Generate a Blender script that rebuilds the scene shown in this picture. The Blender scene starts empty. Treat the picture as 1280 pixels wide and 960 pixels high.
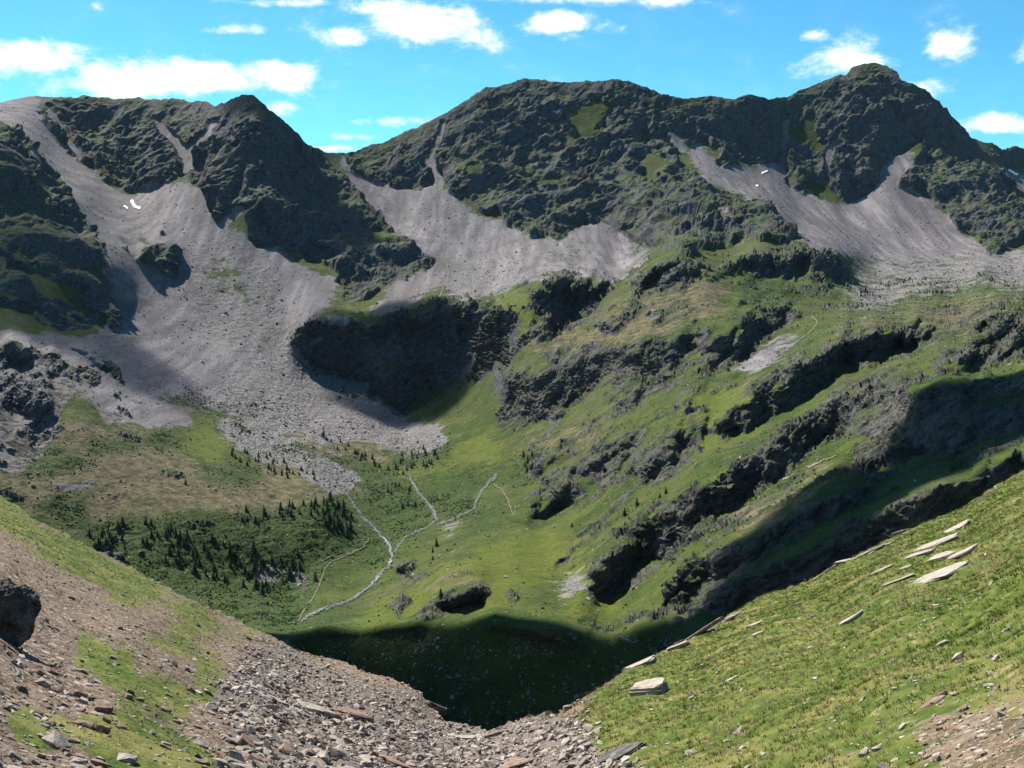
import bpy, bmesh, math, random
import numpy as np
from mathutils import Vector, Matrix

random.seed(7); RNG = np.random.default_rng(11)
S = bpy.context.scene
COL = S.collection

# ------------------------------------------------------------------ camera, sky, sun, exposure
F = 1280.0; PITCH = math.atan(180.0 / F)
cam_d = bpy.data.cameras.new('camera'); cam = bpy.data.objects.new('camera', cam_d); COL.objects.link(cam)
cam.location = (0, 0, 0); cam.rotation_euler = (math.pi / 2 - PITCH, 0, 0)
cam_d.sensor_width = 36; cam_d.lens = 36.0; cam_d.clip_start = 0.1; cam_d.clip_end = 40000
S.camera = cam
SUN_EL = math.radians(48); SUN_AZ = math.radians(-42)          # azimuth from +Y, negative = to the left
sun_d = bpy.data.lights.new('sun', 'SUN'); sun_d.energy = 5.0; sun_d.angle = math.radians(0.55); sun_d.color = (1.0, 0.95, 0.86)
sun = bpy.data.objects.new('sun', sun_d); COL.objects.link(sun)
sdir = Vector((math.cos(SUN_EL) * math.sin(SUN_AZ), math.cos(SUN_EL) * math.cos(SUN_AZ), math.sin(SUN_EL)))
sun.rotation_euler = sdir.to_track_quat('Z', 'Y').to_euler(); sun.location = sdir * 3000
S.view_settings.view_transform = 'Standard'; S.view_settings.look = 'None'
S.view_settings.exposure = 1.22; S.view_settings.gamma = 1.0; S.view_settings.use_curve_mapping = False
S.cycles.use_denoising = True
S.cycles.max_bounces = 5; S.cycles.diffuse_bounces = 1; S.cycles.volume_bounces = 1


class NT:
    """small helper around a node tree"""
    def __init__(s, nt): s.t = nt
    def n(s, typ, **kw):
        nd = s.t.nodes.new(typ)
        for k, v in kw.items(): setattr(nd, k, v)
        return nd
    def link(s, a, b): s.t.links.new(a, b)
    def put(s, sock, v):
        if isinstance(v, bpy.types.NodeSocket): s.link(v, sock)
        elif v is not None: sock.default_value = v
    def math(s, op, a, b=None, c=None, clamp=False):
        nd = s.n('ShaderNodeMath', operation=op); nd.use_clamp = clamp
        s.put(nd.inputs[0], a); s.put(nd.inputs[1], b)
        if c is not None: s.put(nd.inputs[2], c)
        return nd.outputs[0]
    def vmath(s, op, a, b=None, out=0):
        nd = s.n('ShaderNodeVectorMath', operation=op)
        s.put(nd.inputs[0], a); s.put(nd.inputs[1], b)
        return nd.outputs['Value' if op in ('DOT_PRODUCT', 'LENGTH', 'DISTANCE') else 0]
    def mix(s, f, a, b, blend='MIX'):
        nd = s.n('ShaderNodeMix', data_type='RGBA', blend_type=blend)
        s.put(nd.inputs[0], f)
        for k, v in ((6, a), (7, b)):
            s.put(nd.inputs[k], (*v, 1) if isinstance(v, tuple) and len(v) == 3 else v)
        return nd.outputs[2]
    def sstep(s, v, lo, hi):
        nd = s.n('ShaderNodeMapRange', interpolation_type='SMOOTHSTEP')
        s.put(nd.inputs[0], v); s.put(nd.inputs[1], lo); s.put(nd.inputs[2], hi)
        return nd.outputs[0]
    def noise(s, vec, scale, detail=4, rough=0.55, dist=0.0):
        nd = s.n('ShaderNodeTexNoise'); s.put(nd.inputs['Vector'], vec)
        nd.inputs['Scale'].default_value = scale; nd.inputs['Detail'].default_value = detail
        nd.inputs['Roughness'].default_value = rough; nd.inputs['Distortion'].default_value = dist
        return nd.outputs['Fac']
    def voro(s, vec, scale, feature='F1', out='Distance'):
        nd = s.n('ShaderNodeTexVoronoi', feature=feature); s.put(nd.inputs['Vector'], vec)
        nd.inputs['Scale'].default_value = scale
        return nd.outputs[out]
    def sep(s, c):
        nd = s.n('ShaderNodeSeparateColor'); s.link(c, nd.inputs[0]); return nd.outputs
    def attr(s, name):
        return s.n('ShaderNodeAttribute', attribute_name=name)


def ray(u, v):
    """direction of the sight line through a surveyed point, scaled to y = 1: (x/y, z/y)"""
    cx = (np.asarray(u, float) - 640) / F; cy = (480 - np.asarray(v, float)) / F
    c, s = math.cos(PITCH), math.sin(PITCH)
    y = c + cy * s; z = -s + cy * c
    return cx / y, z / y


# sky with fair-weather cumulus, all as functions of the direction in the world
W = bpy.data.worlds.new('World'); S.world = W; W.use_nodes = True
w = NT(W.node_tree); W.node_tree.nodes.clear()
sky = w.n('ShaderNodeTexSky', sky_type='NISHITA'); sky.sun_disc = False
sky.sun_elevation = SUN_EL; sky.sun_rotation = SUN_AZ; sky.altitude = 2300
sky.air_density = 1.0; sky.dust_density = 0.3; sky.ozone_density = 1.6
SKY_STRENGTH = 0.050
gen = w.n('ShaderNodeTexCoord').outputs['Generated']
skyc = w.mix(1.0, sky.outputs[0], (0.50, 1.26, 1.42), 'MULTIPLY')
CLOUDS = [  # (u, v, half width, half height, strength) of every cumulus, as seen from the pass
    (30, 72, 75, 26, 1), (235, 98, 160, 26, 1.1), (330, 92, 75, 22, 1), (150, 105, 60, 22, .9), (345, 135, 38, 16, .8), (432, 48, 34, 17, 1),
    (530, 28, 90, 34, 1.1), (470, 8, 70, 18, .9), (590, 45, 45, 18, .9), (690, 28, 50, 20, 1.1), (760, 35, 26, 12, .7), (285, 38, 62, 9, .75),
    (360, 3, 90, 8, .8), (700, -8, 200, 16, .9), (830, 0, 70, 9, .7), (485, 152, 55, 9, .85), (445, 171, 40, 5, .6), (405, 186, 50, 6, .9), (748, 93, 22, 6, .5),
    (1065, 75, 58, 28, 1), (1020, 47, 26, 12, .8), (1187, 53, 44, 26, 1), (1160, 112, 36, 18, .85), (1195, 100, 14, 9, .5), (1245, 155, 70, 17, 1),
    (122, 8, 10, 10, .5), (1330, 60, 60, 30, 1), (-60, 95, 70, 30, 1), (1420, 160, 80, 30, 1)]
tot = None
sepd = w.n('ShaderNodeSeparateXYZ'); w.link(gen, sepd.inputs[0])
yy = w.math('MAXIMUM', sepd.outputs[1], 0.05)
ax = w.math('DIVIDE', sepd.outputs[0], yy); tz = w.math('DIVIDE', sepd.outputs[2], yy)
ahead = w.sstep(sepd.outputs[1], 0.1, 0.3)
for (u, v, hw, hh, st) in CLOUDS:
    a0, t0 = ray(u, v); a1, _ = ray(u + hw, v); _, t1 = ray(u, v - hh)
    dx = w.math('MULTIPLY', w.math('SUBTRACT', ax, float(a0)), float(1 / (a1 - a0)))
    dz = w.math('MULTIPLY', w.math('SUBTRACT', tz, float(t0)), float(1 / (t1 - t0)))
    r2 = w.math('ADD', w.math('MULTIPLY', dx, dx), w.math('MULTIPLY', dz, dz))
    g = w.math('MULTIPLY', w.math('EXPONENT', w.math('MULTIPLY', r2, -0.9)), st)
    tot = g if tot is None else w.math('MAXIMUM', tot, g)
mp = w.n('ShaderNodeMapping'); mp.inputs['Scale'].default_value = (1, 1, 1.9); w.link(gen, mp.inputs[0])
n1 = w.noise(mp.outputs[0], 20, 12, 0.68, 0.25); n2 = w.noise(mp.outputs[0], 9, 3, 0.5)
nn = w.math('ADD', w.math('MULTIPLY', n1, 0.75), w.math('MULTIPLY', n2, 0.25))
dens = w.math('ADD', tot, w.math('MULTIPLY', w.math('SUBTRACT', nn, 0.5), 3.0))
cf = w.math('MULTIPLY', w.sstep(dens, 0.30, 1.0), ahead)
thick = w.sstep(dens, 0.4, 1.25)
cloudc = w.mix(thick, (8.2, 9.8, 11.2), (14.0, 14.0, 14.1))
veil = w.math('MULTIPLY', w.sstep(nn, 0.45, 0.75), 0.12)
skyc2 = w.mix(veil, skyc, (8, 9.5, 10.5))
fin = w.mix(cf, skyc2, cloudc)
bg = w.n('ShaderNodeBackground'); w.link(fin, bg.inputs[0]); bg.inputs[1].default_value = SKY_STRENGTH
wo = w.n('ShaderNodeOutputWorld'); w.link(bg.outputs[0], wo.inputs[0])

# ------------------------------------------------------------------ numeric helpers
_perm = RNG.permutation(256).astype(np.int32); _perm = np.concatenate([_perm, _perm, _perm])
_g = RNG.normal(size=(256, 3)); _g /= np.linalg.norm(_g, axis=1)[:, None]; _g = _g.astype(np.float32)


def perlin(p):
    p = np.asarray(p, np.float32); fl = np.floor(p); f = p - fl; i = fl.astype(np.int32) & 255
    uu = f * f * f * (f * (f * 6 - 15) + 10)
    out = np.zeros(len(p), np.float32)
    for dx in (0, 1):
        hx = _perm[i[:, 0] + dx]; wx = uu[:, 0] if dx else 1 - uu[:, 0]
        for dy in (0, 1):
            hy = _perm[hx + ((i[:, 1] + dy) & 255)]; wy = uu[:, 1] if dy else 1 - uu[:, 1]
            for dz in (0, 1):
                gr = _g[_perm[hy + ((i[:, 2] + dz) & 255)]]; wz = uu[:, 2] if dz else 1 - uu[:, 2]
                d = gr[:, 0] * (f[:, 0] - dx) + gr[:, 1] * (f[:, 1] - dy) + gr[:, 2] * (f[:, 2] - dz)
                out += wx * wy * wz * d
    return out * 1.6


def fbm(p, octs=4, lac=2.03, gain=0.5, ridged=False):
    out = np.zeros(len(p), np.float32); a = 1.0; q = np.asarray(p, np.float32).copy(); tot = 0
    for k in range(octs):
        n = perlin(q + k * 17.3)
        if ridged: n = 1 - 2 * np.abs(n)
        out += a * n; tot += a; a *= gain; q *= lac
    return out / tot


def blur(a, sig):
    """separable gaussian on a 2-D array, edge padded"""
    r = int(3 * sig + 1); k = np.exp(-0.5 * (np.arange(-r, r + 1) / sig) ** 2); k /= k.sum()
    b = np.pad(a, ((r, r), (0, 0)), 'edge'); o = sum(k[i] * b[i:i + a.shape[0]] for i in range(2 * r + 1))
    b = np.pad(o, ((0, 0), (r, r)), 'edge'); return sum(k[i] * b[:, i:i + a.shape[1]] for i in range(2 * r + 1))


def sstep(x, lo, hi):
    t = np.clip((x - lo) / (hi - lo), 0, 1); return t * t * (3 - 2 * t)


# survey grid on which relief and ground cover are interpolated
U0, V0, STEP = -160, 40, 2
GW, GH = 801, 521
GU, GV = np.meshgrid(U0 + STEP * np.arange(GW), V0 + STEP * np.arange(GH))
_jit = np.stack([GU.ravel() / 14, GV.ravel() / 14, 0 * GU.ravel()], 1)
JU = (fbm(_jit, 4, gain=.6) * 9 + fbm(_jit / 3.1 + 9, 3) * 12).reshape(GU.shape); JV = (fbm(_jit + 50, 4, gain=.6) * 9 + fbm(_jit / 3.1 + 70, 3) * 12).reshape(GU.shape)


def inside(pts, jitter=1.0):
    x = GU + jitter * JU; y = GV + jitter * JV
    p = np.asarray(pts, float); m = np.zeros(x.shape, bool)
    lo = p.min(0) - 16; hi = p.max(0) + 16
    i0, i1 = max(0, int((lo[1] - V0) / STEP)), min(GH, int((hi[1] - V0) / STEP) + 2)
    j0, j1 = max(0, int((lo[0] - U0) / STEP)), min(GW, int((hi[0] - U0) / STEP) + 2)
    xs, ys = x[i0:i1, j0:j1], y[i0:i1, j0:j1]; mm = np.zeros(xs.shape, bool)
    for (xa, ya), (xb, yb) in zip(p, np.roll(p, -1, 0)):
        if ya == yb: continue
        mm ^= ((ya > ys) != (yb > ys)) & (xs < (xb - xa) * (ys - ya) / (yb - ya) + xa)
    m[i0:i1, j0:j1] = mm; return m


def mask(polys, soft=1.2, jitter=1.0):
    m = np.zeros(GU.shape, np.float32)
    for p in polys: m[inside(p, jitter)] = 1
    return blur(m, soft) if soft else m


def rbf(pts, smooth=3.0):
    p = np.asarray(pts, float); xy = p[:, :2]; L = np.log(p[:, 2])
    n = len(p); K = np.linalg.norm(xy[:, None] - xy[None], axis=2)
    A = np.zeros((n + 3, n + 3)); A[:n, :n] = K - 2.0 * np.eye(n) * 0
    P = np.c_[np.ones(n), xy / 500]; A[:n, n:] = P; A[n:, :n] = P.T
    c = np.linalg.solve(A, np.r_[L, 0, 0, 0])
    gx = GU[::2, ::2].astype(np.float32); gy = GV[::2, ::2].astype(np.float32)
    out = c[n] + c[n + 1] * gx / 500 + c[n + 2] * gy / 500
    for k in range(n): out += c[k] * np.sqrt((gx - xy[k, 0]) ** 2 + (gy - xy[k, 1]) ** 2)
    out = blur(out, smooth / 2)
    ii = np.arange(GH) / 2; jj = np.arange(GW) / 2
    return bil(out, *np.meshgrid(jj, ii))


def bil(a, x, y):
    x = np.clip(x, 0, a.shape[1] - 1.001); y = np.clip(y, 0, a.shape[0] - 1.001)
    i = y.astype(int); j = x.astype(int); fy = y - i; fx = x - j
    return (a[i, j] * (1 - fx) + a[i, j + 1] * fx) * (1 - fy) + (a[i + 1, j] * (1 - fx) + a[i + 1, j + 1] * fx) * fy


def samp(a, u, v): return bil(a, (np.asarray(u, float) - U0) / STEP, (np.asarray(v, float) - V0) / STEP)


def screened(L0, gx, gy, lam, wx=0.12):
    """surface whose gradient follows (gx, gy) locally and L0 in the large"""
    def mir(a): b = np.concatenate([a, a[:, ::-1]], 1); return np.concatenate([b, b[::-1]], 0)
    div = np.zeros_like(L0)
    gx = gx * wx
    div[:, 1:-1] += gx[:, 1:-1] - gx[:, :-2]; div[:, 0] += gx[:, 0]; div[:, -1] -= gx[:, -2]
    div[1:-1] += gy[1:-1] - gy[:-2]; div[0] += gy[0]; div[-1] -= gy[-2]
    h, wd = 2 * L0.shape[0], 2 * L0.shape[1]
    ky = 2 - 2 * np.cos(2 * np.pi * np.arange(h) / h); kx = 2 - 2 * np.cos(2 * np.pi * np.arange(wd) / wd)
    K = ky[:, None] + wx * kx[None]
    Z = (lam * np.fft.fft2(mir(L0)) - np.fft.fft2(mir(div))) / (lam + K)
    return np.real(np.fft.ifft2(Z))[:L0.shape[0], :L0.shape[1]]


# ------------------------------------------------------------------ survey of the valley: (sight line u, v, distance ahead in m)
SKYLINE = [(-200, 150), (-100, 140), (-40, 133), (0, 128), (37, 120), (60, 121), (85, 122), (120, 124), (150, 124), (172, 122), (180, 126), (230, 127), (240, 131), (250, 128), (258, 127), (268, 133), (280, 132), (290, 125), (305, 120), (315, 121), (325, 129), (340, 143), (360, 160), (380, 178), (392, 187), (410, 191), (430, 191), (450, 188), (480, 180), (500, 171), (520, 163), (545, 150), (570, 137), (590, 124), (610, 113), (620, 111), (640, 106), (655, 101), (670, 101), (690, 105), (710, 106), (730, 104), (750, 103), (775, 101), (785, 103), (800, 110), (820, 118), (840, 124), (860, 125), (880, 122), (905, 124), (920, 124), (930, 122), (940, 119), (950, 121), (960, 125), (975, 124), (990, 120), (1000, 114), (1020, 107), (1040, 100), (1050, 94), (1058, 95), (1064, 85), (1080, 81), (1095, 80), (1108, 84), (1120, 93), (1125, 103), (1140, 108), (1155, 115), (1170, 127), (1185, 140), (1195, 152), (1205, 163), (1215, 173), (1225, 176), (1240, 180), (1248, 186), (1262, 187), (1270, 184), (1280, 188), (1340, 200), (1450, 180)]
FAR = [
    (-150, 140, 2250), (0, 125, 2300), (100, 124, 2350), (200, 127, 2350), (265, 133, 2300), (310, 121, 2050), (350, 150, 2120), (392, 187, 2250), (412, 192, 2400), (450, 189, 2400), (520, 163, 2400), (600, 118, 2400), (660, 101, 2420), (775, 101, 2400), (850, 125, 2450), (940, 120, 2480), (990, 120, 2550), (1090, 81, 2550), (1150, 112, 2520), (1190, 148, 2480), (1218, 176, 2900), (1280, 188, 2900), (1420, 190, 2900),
    # west cirque and its screes
    (165, 242, 2090), (60, 165, 2220), (230, 200, 2090), (255, 180, 2110), (110, 200, 2150), (200, 225, 2060), (120, 270, 1760), (60, 200, 1960), (90, 230, 1830), (200, 270, 1930), (250, 290, 1860), (300, 320, 1780), (330, 350, 1720), (380, 350, 1720), (400, 380, 1670),
    # the pointed peak
    (290, 180, 1960), (300, 240, 1880), (325, 300, 1800), (260, 250, 1880), (245, 210, 2010), (360, 220, 1960), (400, 250, 1980), (450, 265, 2050), (488, 288, 2090), (440, 378, 1680), (380, 320, 1800), (420, 330, 1800), (480, 318, 1800), (525, 310, 1800), (538, 335, 1800), (440, 310, 1890), (500, 345, 1720),
    (500, 290, 2150), (560, 340, 1850), (515, 300, 2040),
    # saddle scree
    (430, 200, 2360), (460, 240, 2240), (520, 290, 2060), (560, 250, 2080), (640, 285, 1980), (700, 300, 1950), (745, 280, 1990), (800, 320, 1850), (600, 330, 1860), (620, 352, 1790), (700, 338, 1850), (780, 345, 1790), (550, 300, 1980),
    # central massif
    (490, 232, 2220), (560, 228, 2130), (600, 265, 2040), (690, 298, 1960), (640, 180, 2260), (720, 190, 2240), (580, 180, 2260), (820, 190, 2250), (760, 140, 2330), (700, 130, 2370), (850, 213, 2180), (870, 222, 2090), (905, 240, 2010), (950, 255, 1940), (978, 270, 1890), (993, 293, 1860), (850, 290, 1890), (920, 300, 1830), (800, 250, 2030),
    (880, 185, 2330), (940, 230, 2280), (965, 252, 2240), (1005, 285, 2150), (930, 160, 2390),
    # right cirque
    (1000, 260, 2230), (1050, 300, 2090), (1100, 285, 2130), (1150, 300, 2080), (1030, 235, 2290), (1100, 240, 2260), (1180, 285, 2110), (1240, 318, 1990), (1280, 327, 1960), (1040, 180, 2400), (1100, 150, 2450), (1140, 200, 2340), (1170, 190, 2330), (1200, 240, 2190), (1260, 280, 2050), (1300, 300, 1980), (1250, 225, 2240), (1225, 190, 2400), (1268, 215, 2720), (1290, 235, 2600), (1300, 260, 2150), (1160, 240, 2230),
    (1150, 345, 1830), (1080, 332, 1950), (1200, 350, 1780), (1260, 345, 1800), (1100, 372, 1600), (1060, 350, 1750), (990, 302, 1830), (1400, 330, 1900),
    # knobs on the step
    (900, 322, 1540), (950, 312, 1520), (1010, 308, 1510), (1050, 322, 1500), (980, 362, 1450), (1045, 365, 1480),
    (800, 352, 1290), (850, 319, 1310), (890, 342, 1310), (910, 350, 1420), (820, 375, 1250),
    (600, 374, 1500), (640, 360, 1480), (690, 343, 1460), (755, 355, 1440), (650, 430, 1380), (610, 460, 1390), (720, 390, 1380),
    # head wall and hollow
    (430, 400, 1580), (480, 396, 1575), (530, 385, 1560), (575, 378, 1540), (470, 495, 1470), (503, 515, 1440), (540, 498, 1440), (585, 450, 1470), (490, 372, 1690), (540, 362, 1730),
    (570, 545, 1290), (600, 530, 1290), (560, 570, 1210), (620, 570, 1170), (600, 490, 1370),
    (650, 480, 1290), (700, 505, 1180), (690, 535, 1130), (740, 430, 1250), (800, 400, 1250), (880, 385, 1230), (925, 370, 1300), (940, 405, 1170), (880, 445, 1080), (800, 480, 1060), (850, 480, 1000), (760, 540, 1000), (700, 570, 1050), (980, 392, 1220), (930, 435, 1110), (1000, 430, 1080), (1080, 400, 1150), (1160, 380, 1220), (1240, 366, 1220), (1285, 360, 1220), (1400, 350, 1250),
    # the banded right-hand mountainside
    (1050, 450, 910), (1120, 440, 900), (1200, 430, 880), (1290, 430, 860), (950, 490, 900), (900, 540, 830), (850, 580, 800), (800, 600, 820), (1000, 500, 820), (1060, 490, 790), (1000, 540, 720), (940, 590, 690), (880, 650, 650), (1100, 540, 680), (1200, 478, 660), (1280, 462, 650), (1120, 500, 690), (1100, 600, 580), (1000, 640, 570), (1200, 560, 600), (1280, 545, 585), (900, 700, 560), (850, 740, 545), (960, 700, 520), (1050, 660, 510), (1150, 620, 500), (1280, 580, 480), (1400, 540, 480), (1400, 440, 850), (830, 790, 500),
    # meadow, lip and the steep bank below it
    (700, 600, 960), (750, 640, 850), (640, 640, 930), (700, 700, 740), (760, 720, 660), (800, 700, 670), (620, 700, 740), (560, 720, 710), (640, 750, 620), (700, 765, 575), (760, 765, 555), (560, 755, 640), (500, 765, 660), (440, 772, 700), (480, 745, 740),
    (340, 792, 520), (400, 787, 515), (500, 780, 525), (600, 777, 535), (660, 786, 540), (700, 778, 550), (780, 777, 550), (830, 770, 545), (450, 830, 506), (600, 830, 518), (700, 830, 527), (620, 885, 504), (560, 880, 500), (760, 805, 535), (400, 830, 500), (800, 810, 530), (620, 960, 470), (300, 850, 500), (700, 880, 508), (100, 760, 740), (0, 700, 790), (1000, 800, 430), (1280, 680, 420), (1400, 640, 420), (200, 800, 680),
    # valley floor
    (450, 745, 830), (490, 695, 930), (460, 650, 1010), (430, 610, 1120), (378, 775, 780), (510, 600, 1140), (540, 640, 1030), (570, 650, 990), (600, 615, 1060),
    # west slopes
    (330, 540, 1290), (420, 580, 1190), (480, 540, 1310), (540, 545, 1280), (400, 505, 1410), (340, 480, 1450), (300, 420, 1560), (360, 420, 1590), (420, 440, 1560), (250, 400, 1610), (200, 300, 1820), (228, 345, 1700), (160, 350, 1570), (100, 400, 1400), (200, 450, 1380), (150, 480, 1200), (260, 520, 1270), (300, 560, 1130), (220, 560, 1060), (350, 610, 1030), (150, 560, 1000), (80, 560, 960), (0, 560, 930), (20, 500, 1000), (100, 490, 1080), (60, 440, 1150), (0, 430, 1180), (122, 410, 1290), (0, 380, 1270), (60, 360, 1340), (0, 330, 1350), (125, 325, 1440), (85, 240, 1580), (40, 190, 1620), (60, 260, 1540), (0, 165, 1640), (140, 300, 1670), (0, 260, 1500), (-130, 180, 1650), (-130, 330, 1300), (-130, 500, 950), (-130, 640, 820), (150, 400, 1480),
    (100, 640, 880), (200, 637, 900), (300, 632, 930), (400, 628, 960), (425, 640, 990), (150, 680, 850), (250, 700, 850), (350, 700, 875), (400, 720, 870), (420, 690, 910), (300, 760, 800), (350, 775, 785), (230, 740, 815), (50, 620, 870), (0, 610, 870), (440, 720, 870)]
NEAR_SKY = [(-200, 500), (-100, 555), (0, 619), (50, 653), (100, 677), (165, 710), (225, 742), (300, 777), (337, 793), (378, 814), (425, 829), (462, 840), (494, 851), (525, 861), (540, 880), (552, 899), (569, 903), (590, 908), (612, 911), (637, 908), (659, 901), (696, 897), (710, 890), (724, 880), (752, 858), (781, 841), (817, 821), (854, 804), (880, 787), (910, 768), (960, 741), (1010, 725), (1050, 704), (1080, 690), (1115, 671), (1145, 660), (1180, 644), (1200, 635), (1227, 619), (1247, 605), (1280, 587), (1360, 548), (1460, 500)]
NEAR = [(-150, 530, 165), (0, 619, 150), (165, 710, 130), (300, 778, 115), (378, 814, 105), (462, 839, 92), (525, 860, 82), (550, 899, 76), (612, 910, 70), (660, 901, 64), (705, 893, 58), (752, 857, 62), (817, 821, 75), (910, 767, 95), (1000, 728, 108), (1100, 677, 118), (1200, 635, 125), (1280, 587, 130), (1400, 530, 140),
        (0, 960, 14), (0, 860, 21), (0, 770, 34), (0, 700, 60), (160, 960, 17.5), (320, 960, 23), (480, 960, 33), (620, 960, 42), (160, 860, 28), (320, 860, 50), (480, 900, 58), (160, 780, 56), (600, 930, 55), (740, 960, 33), (800, 960, 27), (960, 960, 19), (1120, 960, 14.5), (1280, 960, 11.5), (800, 880, 44), (960, 860, 31), (1120, 860, 21), (1280, 860, 16), (960, 790, 60), (1120, 760, 40), (1280, 760, 25), (1120, 700, 76), (1280, 680, 43), (1280, 625, 80), (740, 900, 47), (680, 930, 45),
        (-150, 960, 9), (-150, 760, 20), (-150, 620, 60), (1420, 960, 8), (1420, 760, 17), (1420, 620, 45), (640, 1080, 18), (0, 1080, 8.5), (1280, 1080, 7)]

# ground cover, drawn as the outlines of patches
ROCK_FAR = [
    [(172, 318), (198, 306), (222, 318), (232, 330), (225, 345), (210, 352), (192, 342), (176, 330)],
    [(40, 122), (172, 122), (258, 127), (275, 133), (268, 165), (240, 190), (225, 215), (180, 240), (160, 242), (140, 228), (100, 200), (75, 185), (55, 160), (45, 140)],
    [(270, 128), (290, 118), (310, 112), (340, 138), (392, 180), (430, 220), (460, 255), (490, 285), (492, 292), (470, 285), (455, 290), (480, 300), (520, 305), (540, 325), (535, 340), (500, 345), (480, 360), (450, 378), (430, 372), (425, 340), (400, 330), (345, 305), (330, 310), (310, 300), (300, 270), (270, 272), (255, 255), (255, 235), (235, 220), (228, 215), (245, 190), (262, 160)],
    [(-200, 140), (0, 150), (20, 165), (45, 190), (70, 215), (85, 235), (90, 260), (112, 290), (128, 322), (125, 338), (105, 320), (85, 300), (70, 280), (40, 265), (0, 280), (-200, 280)],
    [(-200, 290), (0, 335), (10, 350), (60, 370), (110, 395), (125, 405), (122, 415), (95, 412), (85, 418), (60, 405), (40, 390), (10, 378), (-200, 350)],
    [(0, 295), (40, 320), (100, 355), (150, 395), (152, 415), (140, 410), (100, 370), (50, 345), (0, 320)],
    [(-200, 265), (40, 262), (105, 318), (150, 395), (100, 372), (40, 322), (-200, 300)],
    [(425, 180), (450, 178), (520, 153), (600, 108), (655, 91), (775, 91), (840, 114), (940, 109), (990, 110), (985, 160), (978, 185), (970, 200), (945, 210), (925, 205), (905, 205), (900, 185), (880, 175), (860, 185), (850, 195), (835, 190), (850, 210), (880, 225), (920, 245), (960, 255), (985, 275), (995, 298), (970, 305), (930, 300), (900, 310), (860, 318), (815, 310), (790, 300), (765, 290), (752, 270), (735, 280), (700, 300), (685, 298), (660, 290), (640, 285), (625, 265), (605, 270), (595, 255), (570, 240), (560, 228), (550, 228), (530, 235), (500, 240), (485, 230), (440, 215)],
    [(985, 112), (1040, 90), (1064, 75), (1095, 70), (1125, 93), (1155, 105), (1190, 138), (1215, 173), (1240, 210), (1280, 250), (1450, 270), (1450, 320), (1280, 290), (1270, 312), (1240, 315), (1225, 300), (1195, 285), (1180, 270), (1165, 250), (1155, 235), (1150, 230), (1130, 240), (1122, 235), (1130, 215), (1150, 190), (1160, 175), (1140, 185), (1115, 205), (1100, 200), (1100, 225), (1095, 235), (1085, 240), (1078, 245), (1065, 250), (1055, 255), (1045, 240), (1035, 230), (1010, 225), (1005, 245), (1000, 250), (985, 235), (978, 220), (980, 190), (988, 160)],
    [(1215, 170), (1240, 172), (1280, 178), (1450, 170), (1450, 240), (1290, 220), (1262, 205), (1250, 200), (1235, 190)],
    [(722, 250), (760, 240), (770, 262), (740, 275)]]
TURF = [[(670, 150), (700, 132), (745, 128), (778, 138), (770, 165), (745, 190), (722, 195), (700, 182), (660, 170)], [(610, 112), (650, 112), (690, 130), (670, 150), (630, 140)], [(560, 195), (620, 180), (640, 190), (600, 215), (560, 220)], [(800, 190), (835, 200), (850, 225), (820, 235), (795, 215)], [(700, 255), (740, 245), (745, 265), (710, 275)], [(860, 235), (920, 262), (960, 285), (920, 290), (870, 270)],
        [(992, 150), (1030, 150), (1036, 185), (1010, 205), (990, 190)], [(1065, 150), (1095, 150), (1100, 170), (1070, 175)], [(1060, 185), (1085, 190), (1080, 225), (1060, 215)], [(1165, 180), (1195, 175), (1200, 190), (1170, 200)], [(1215, 240), (1255, 235), (1270, 250), (1225, 262)], [(1240, 285), (1290, 260), (1300, 275), (1250, 300)], [(290, 140), (312, 135), (320, 190), (300, 230), (285, 200)], [(455, 300), (480, 305), (470, 330), (455, 330)], [(20, 180), (45, 200), (60, 230), (30, 215)], [(280, 275), (300, 290), (290, 300), (275, 290)], [(900, 150), (930, 150), (925, 165), (905, 165)], [(500, 195), (540, 180), (545, 200), (510, 215)], [(640, 215), (700, 205), (720, 220), (660, 235)]]
VEG = [[(245, 325), (300, 322), (335, 370), (300, 405), (255, 375)], [(270, 428), (295, 438), (300, 468), (275, 462)], [(318, 400), (362, 432), (350, 465), (320, 440)], [(150, 268), (182, 298), (172, 335), (140, 300)], [(425, 335), (450, 378), (420, 372)], [(200, 225), (240, 235), (235, 255), (205, 250)], [(160, 390), (185, 400), (190, 420), (165, 412)], [(345, 300), (380, 315), (420, 345), (400, 350), (350, 320)], [(545, 345), (575, 360), (580, 378), (548, 372)], [(690, 318), (740, 300), (750, 320), (705, 335)], [(1095, 258), (1120, 262), (1118, 290), (1098, 285)], [(500, 280), (520, 290), (560, 330), (545, 340), (510, 300)], [(780, 300), (820, 315), (800, 345), (765, 345)], [(880, 250), (940, 262), (930, 280)], [(1060, 340), (1110, 335), (1130, 355), (1080, 360)], [(1150, 345), (1200, 348), (1190, 358), (1150, 356)]]
CHUTES = [[(60, 132), (75, 150), (90, 175), (112, 202), (98, 202), (75, 165), (56, 140)], [(192, 143), (237, 185), (228, 197), (188, 150)], [(265, 148), (276, 150), (243, 198), (225, 222), (230, 195)], [(268, 282), (302, 256), (307, 262), (288, 280), (275, 292)], [(553, 150), (557, 160), (540, 200), (560, 232), (548, 232), (532, 200)],
          [(978, 150), (988, 150), (985, 175), (976, 215), (970, 215), (976, 180)], [(1048, 160), (1054, 162), (1040, 195), (1036, 230), (1030, 230), (1034, 190)], [(835, 160), (862, 185), (850, 192), (828, 165)]]
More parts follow.
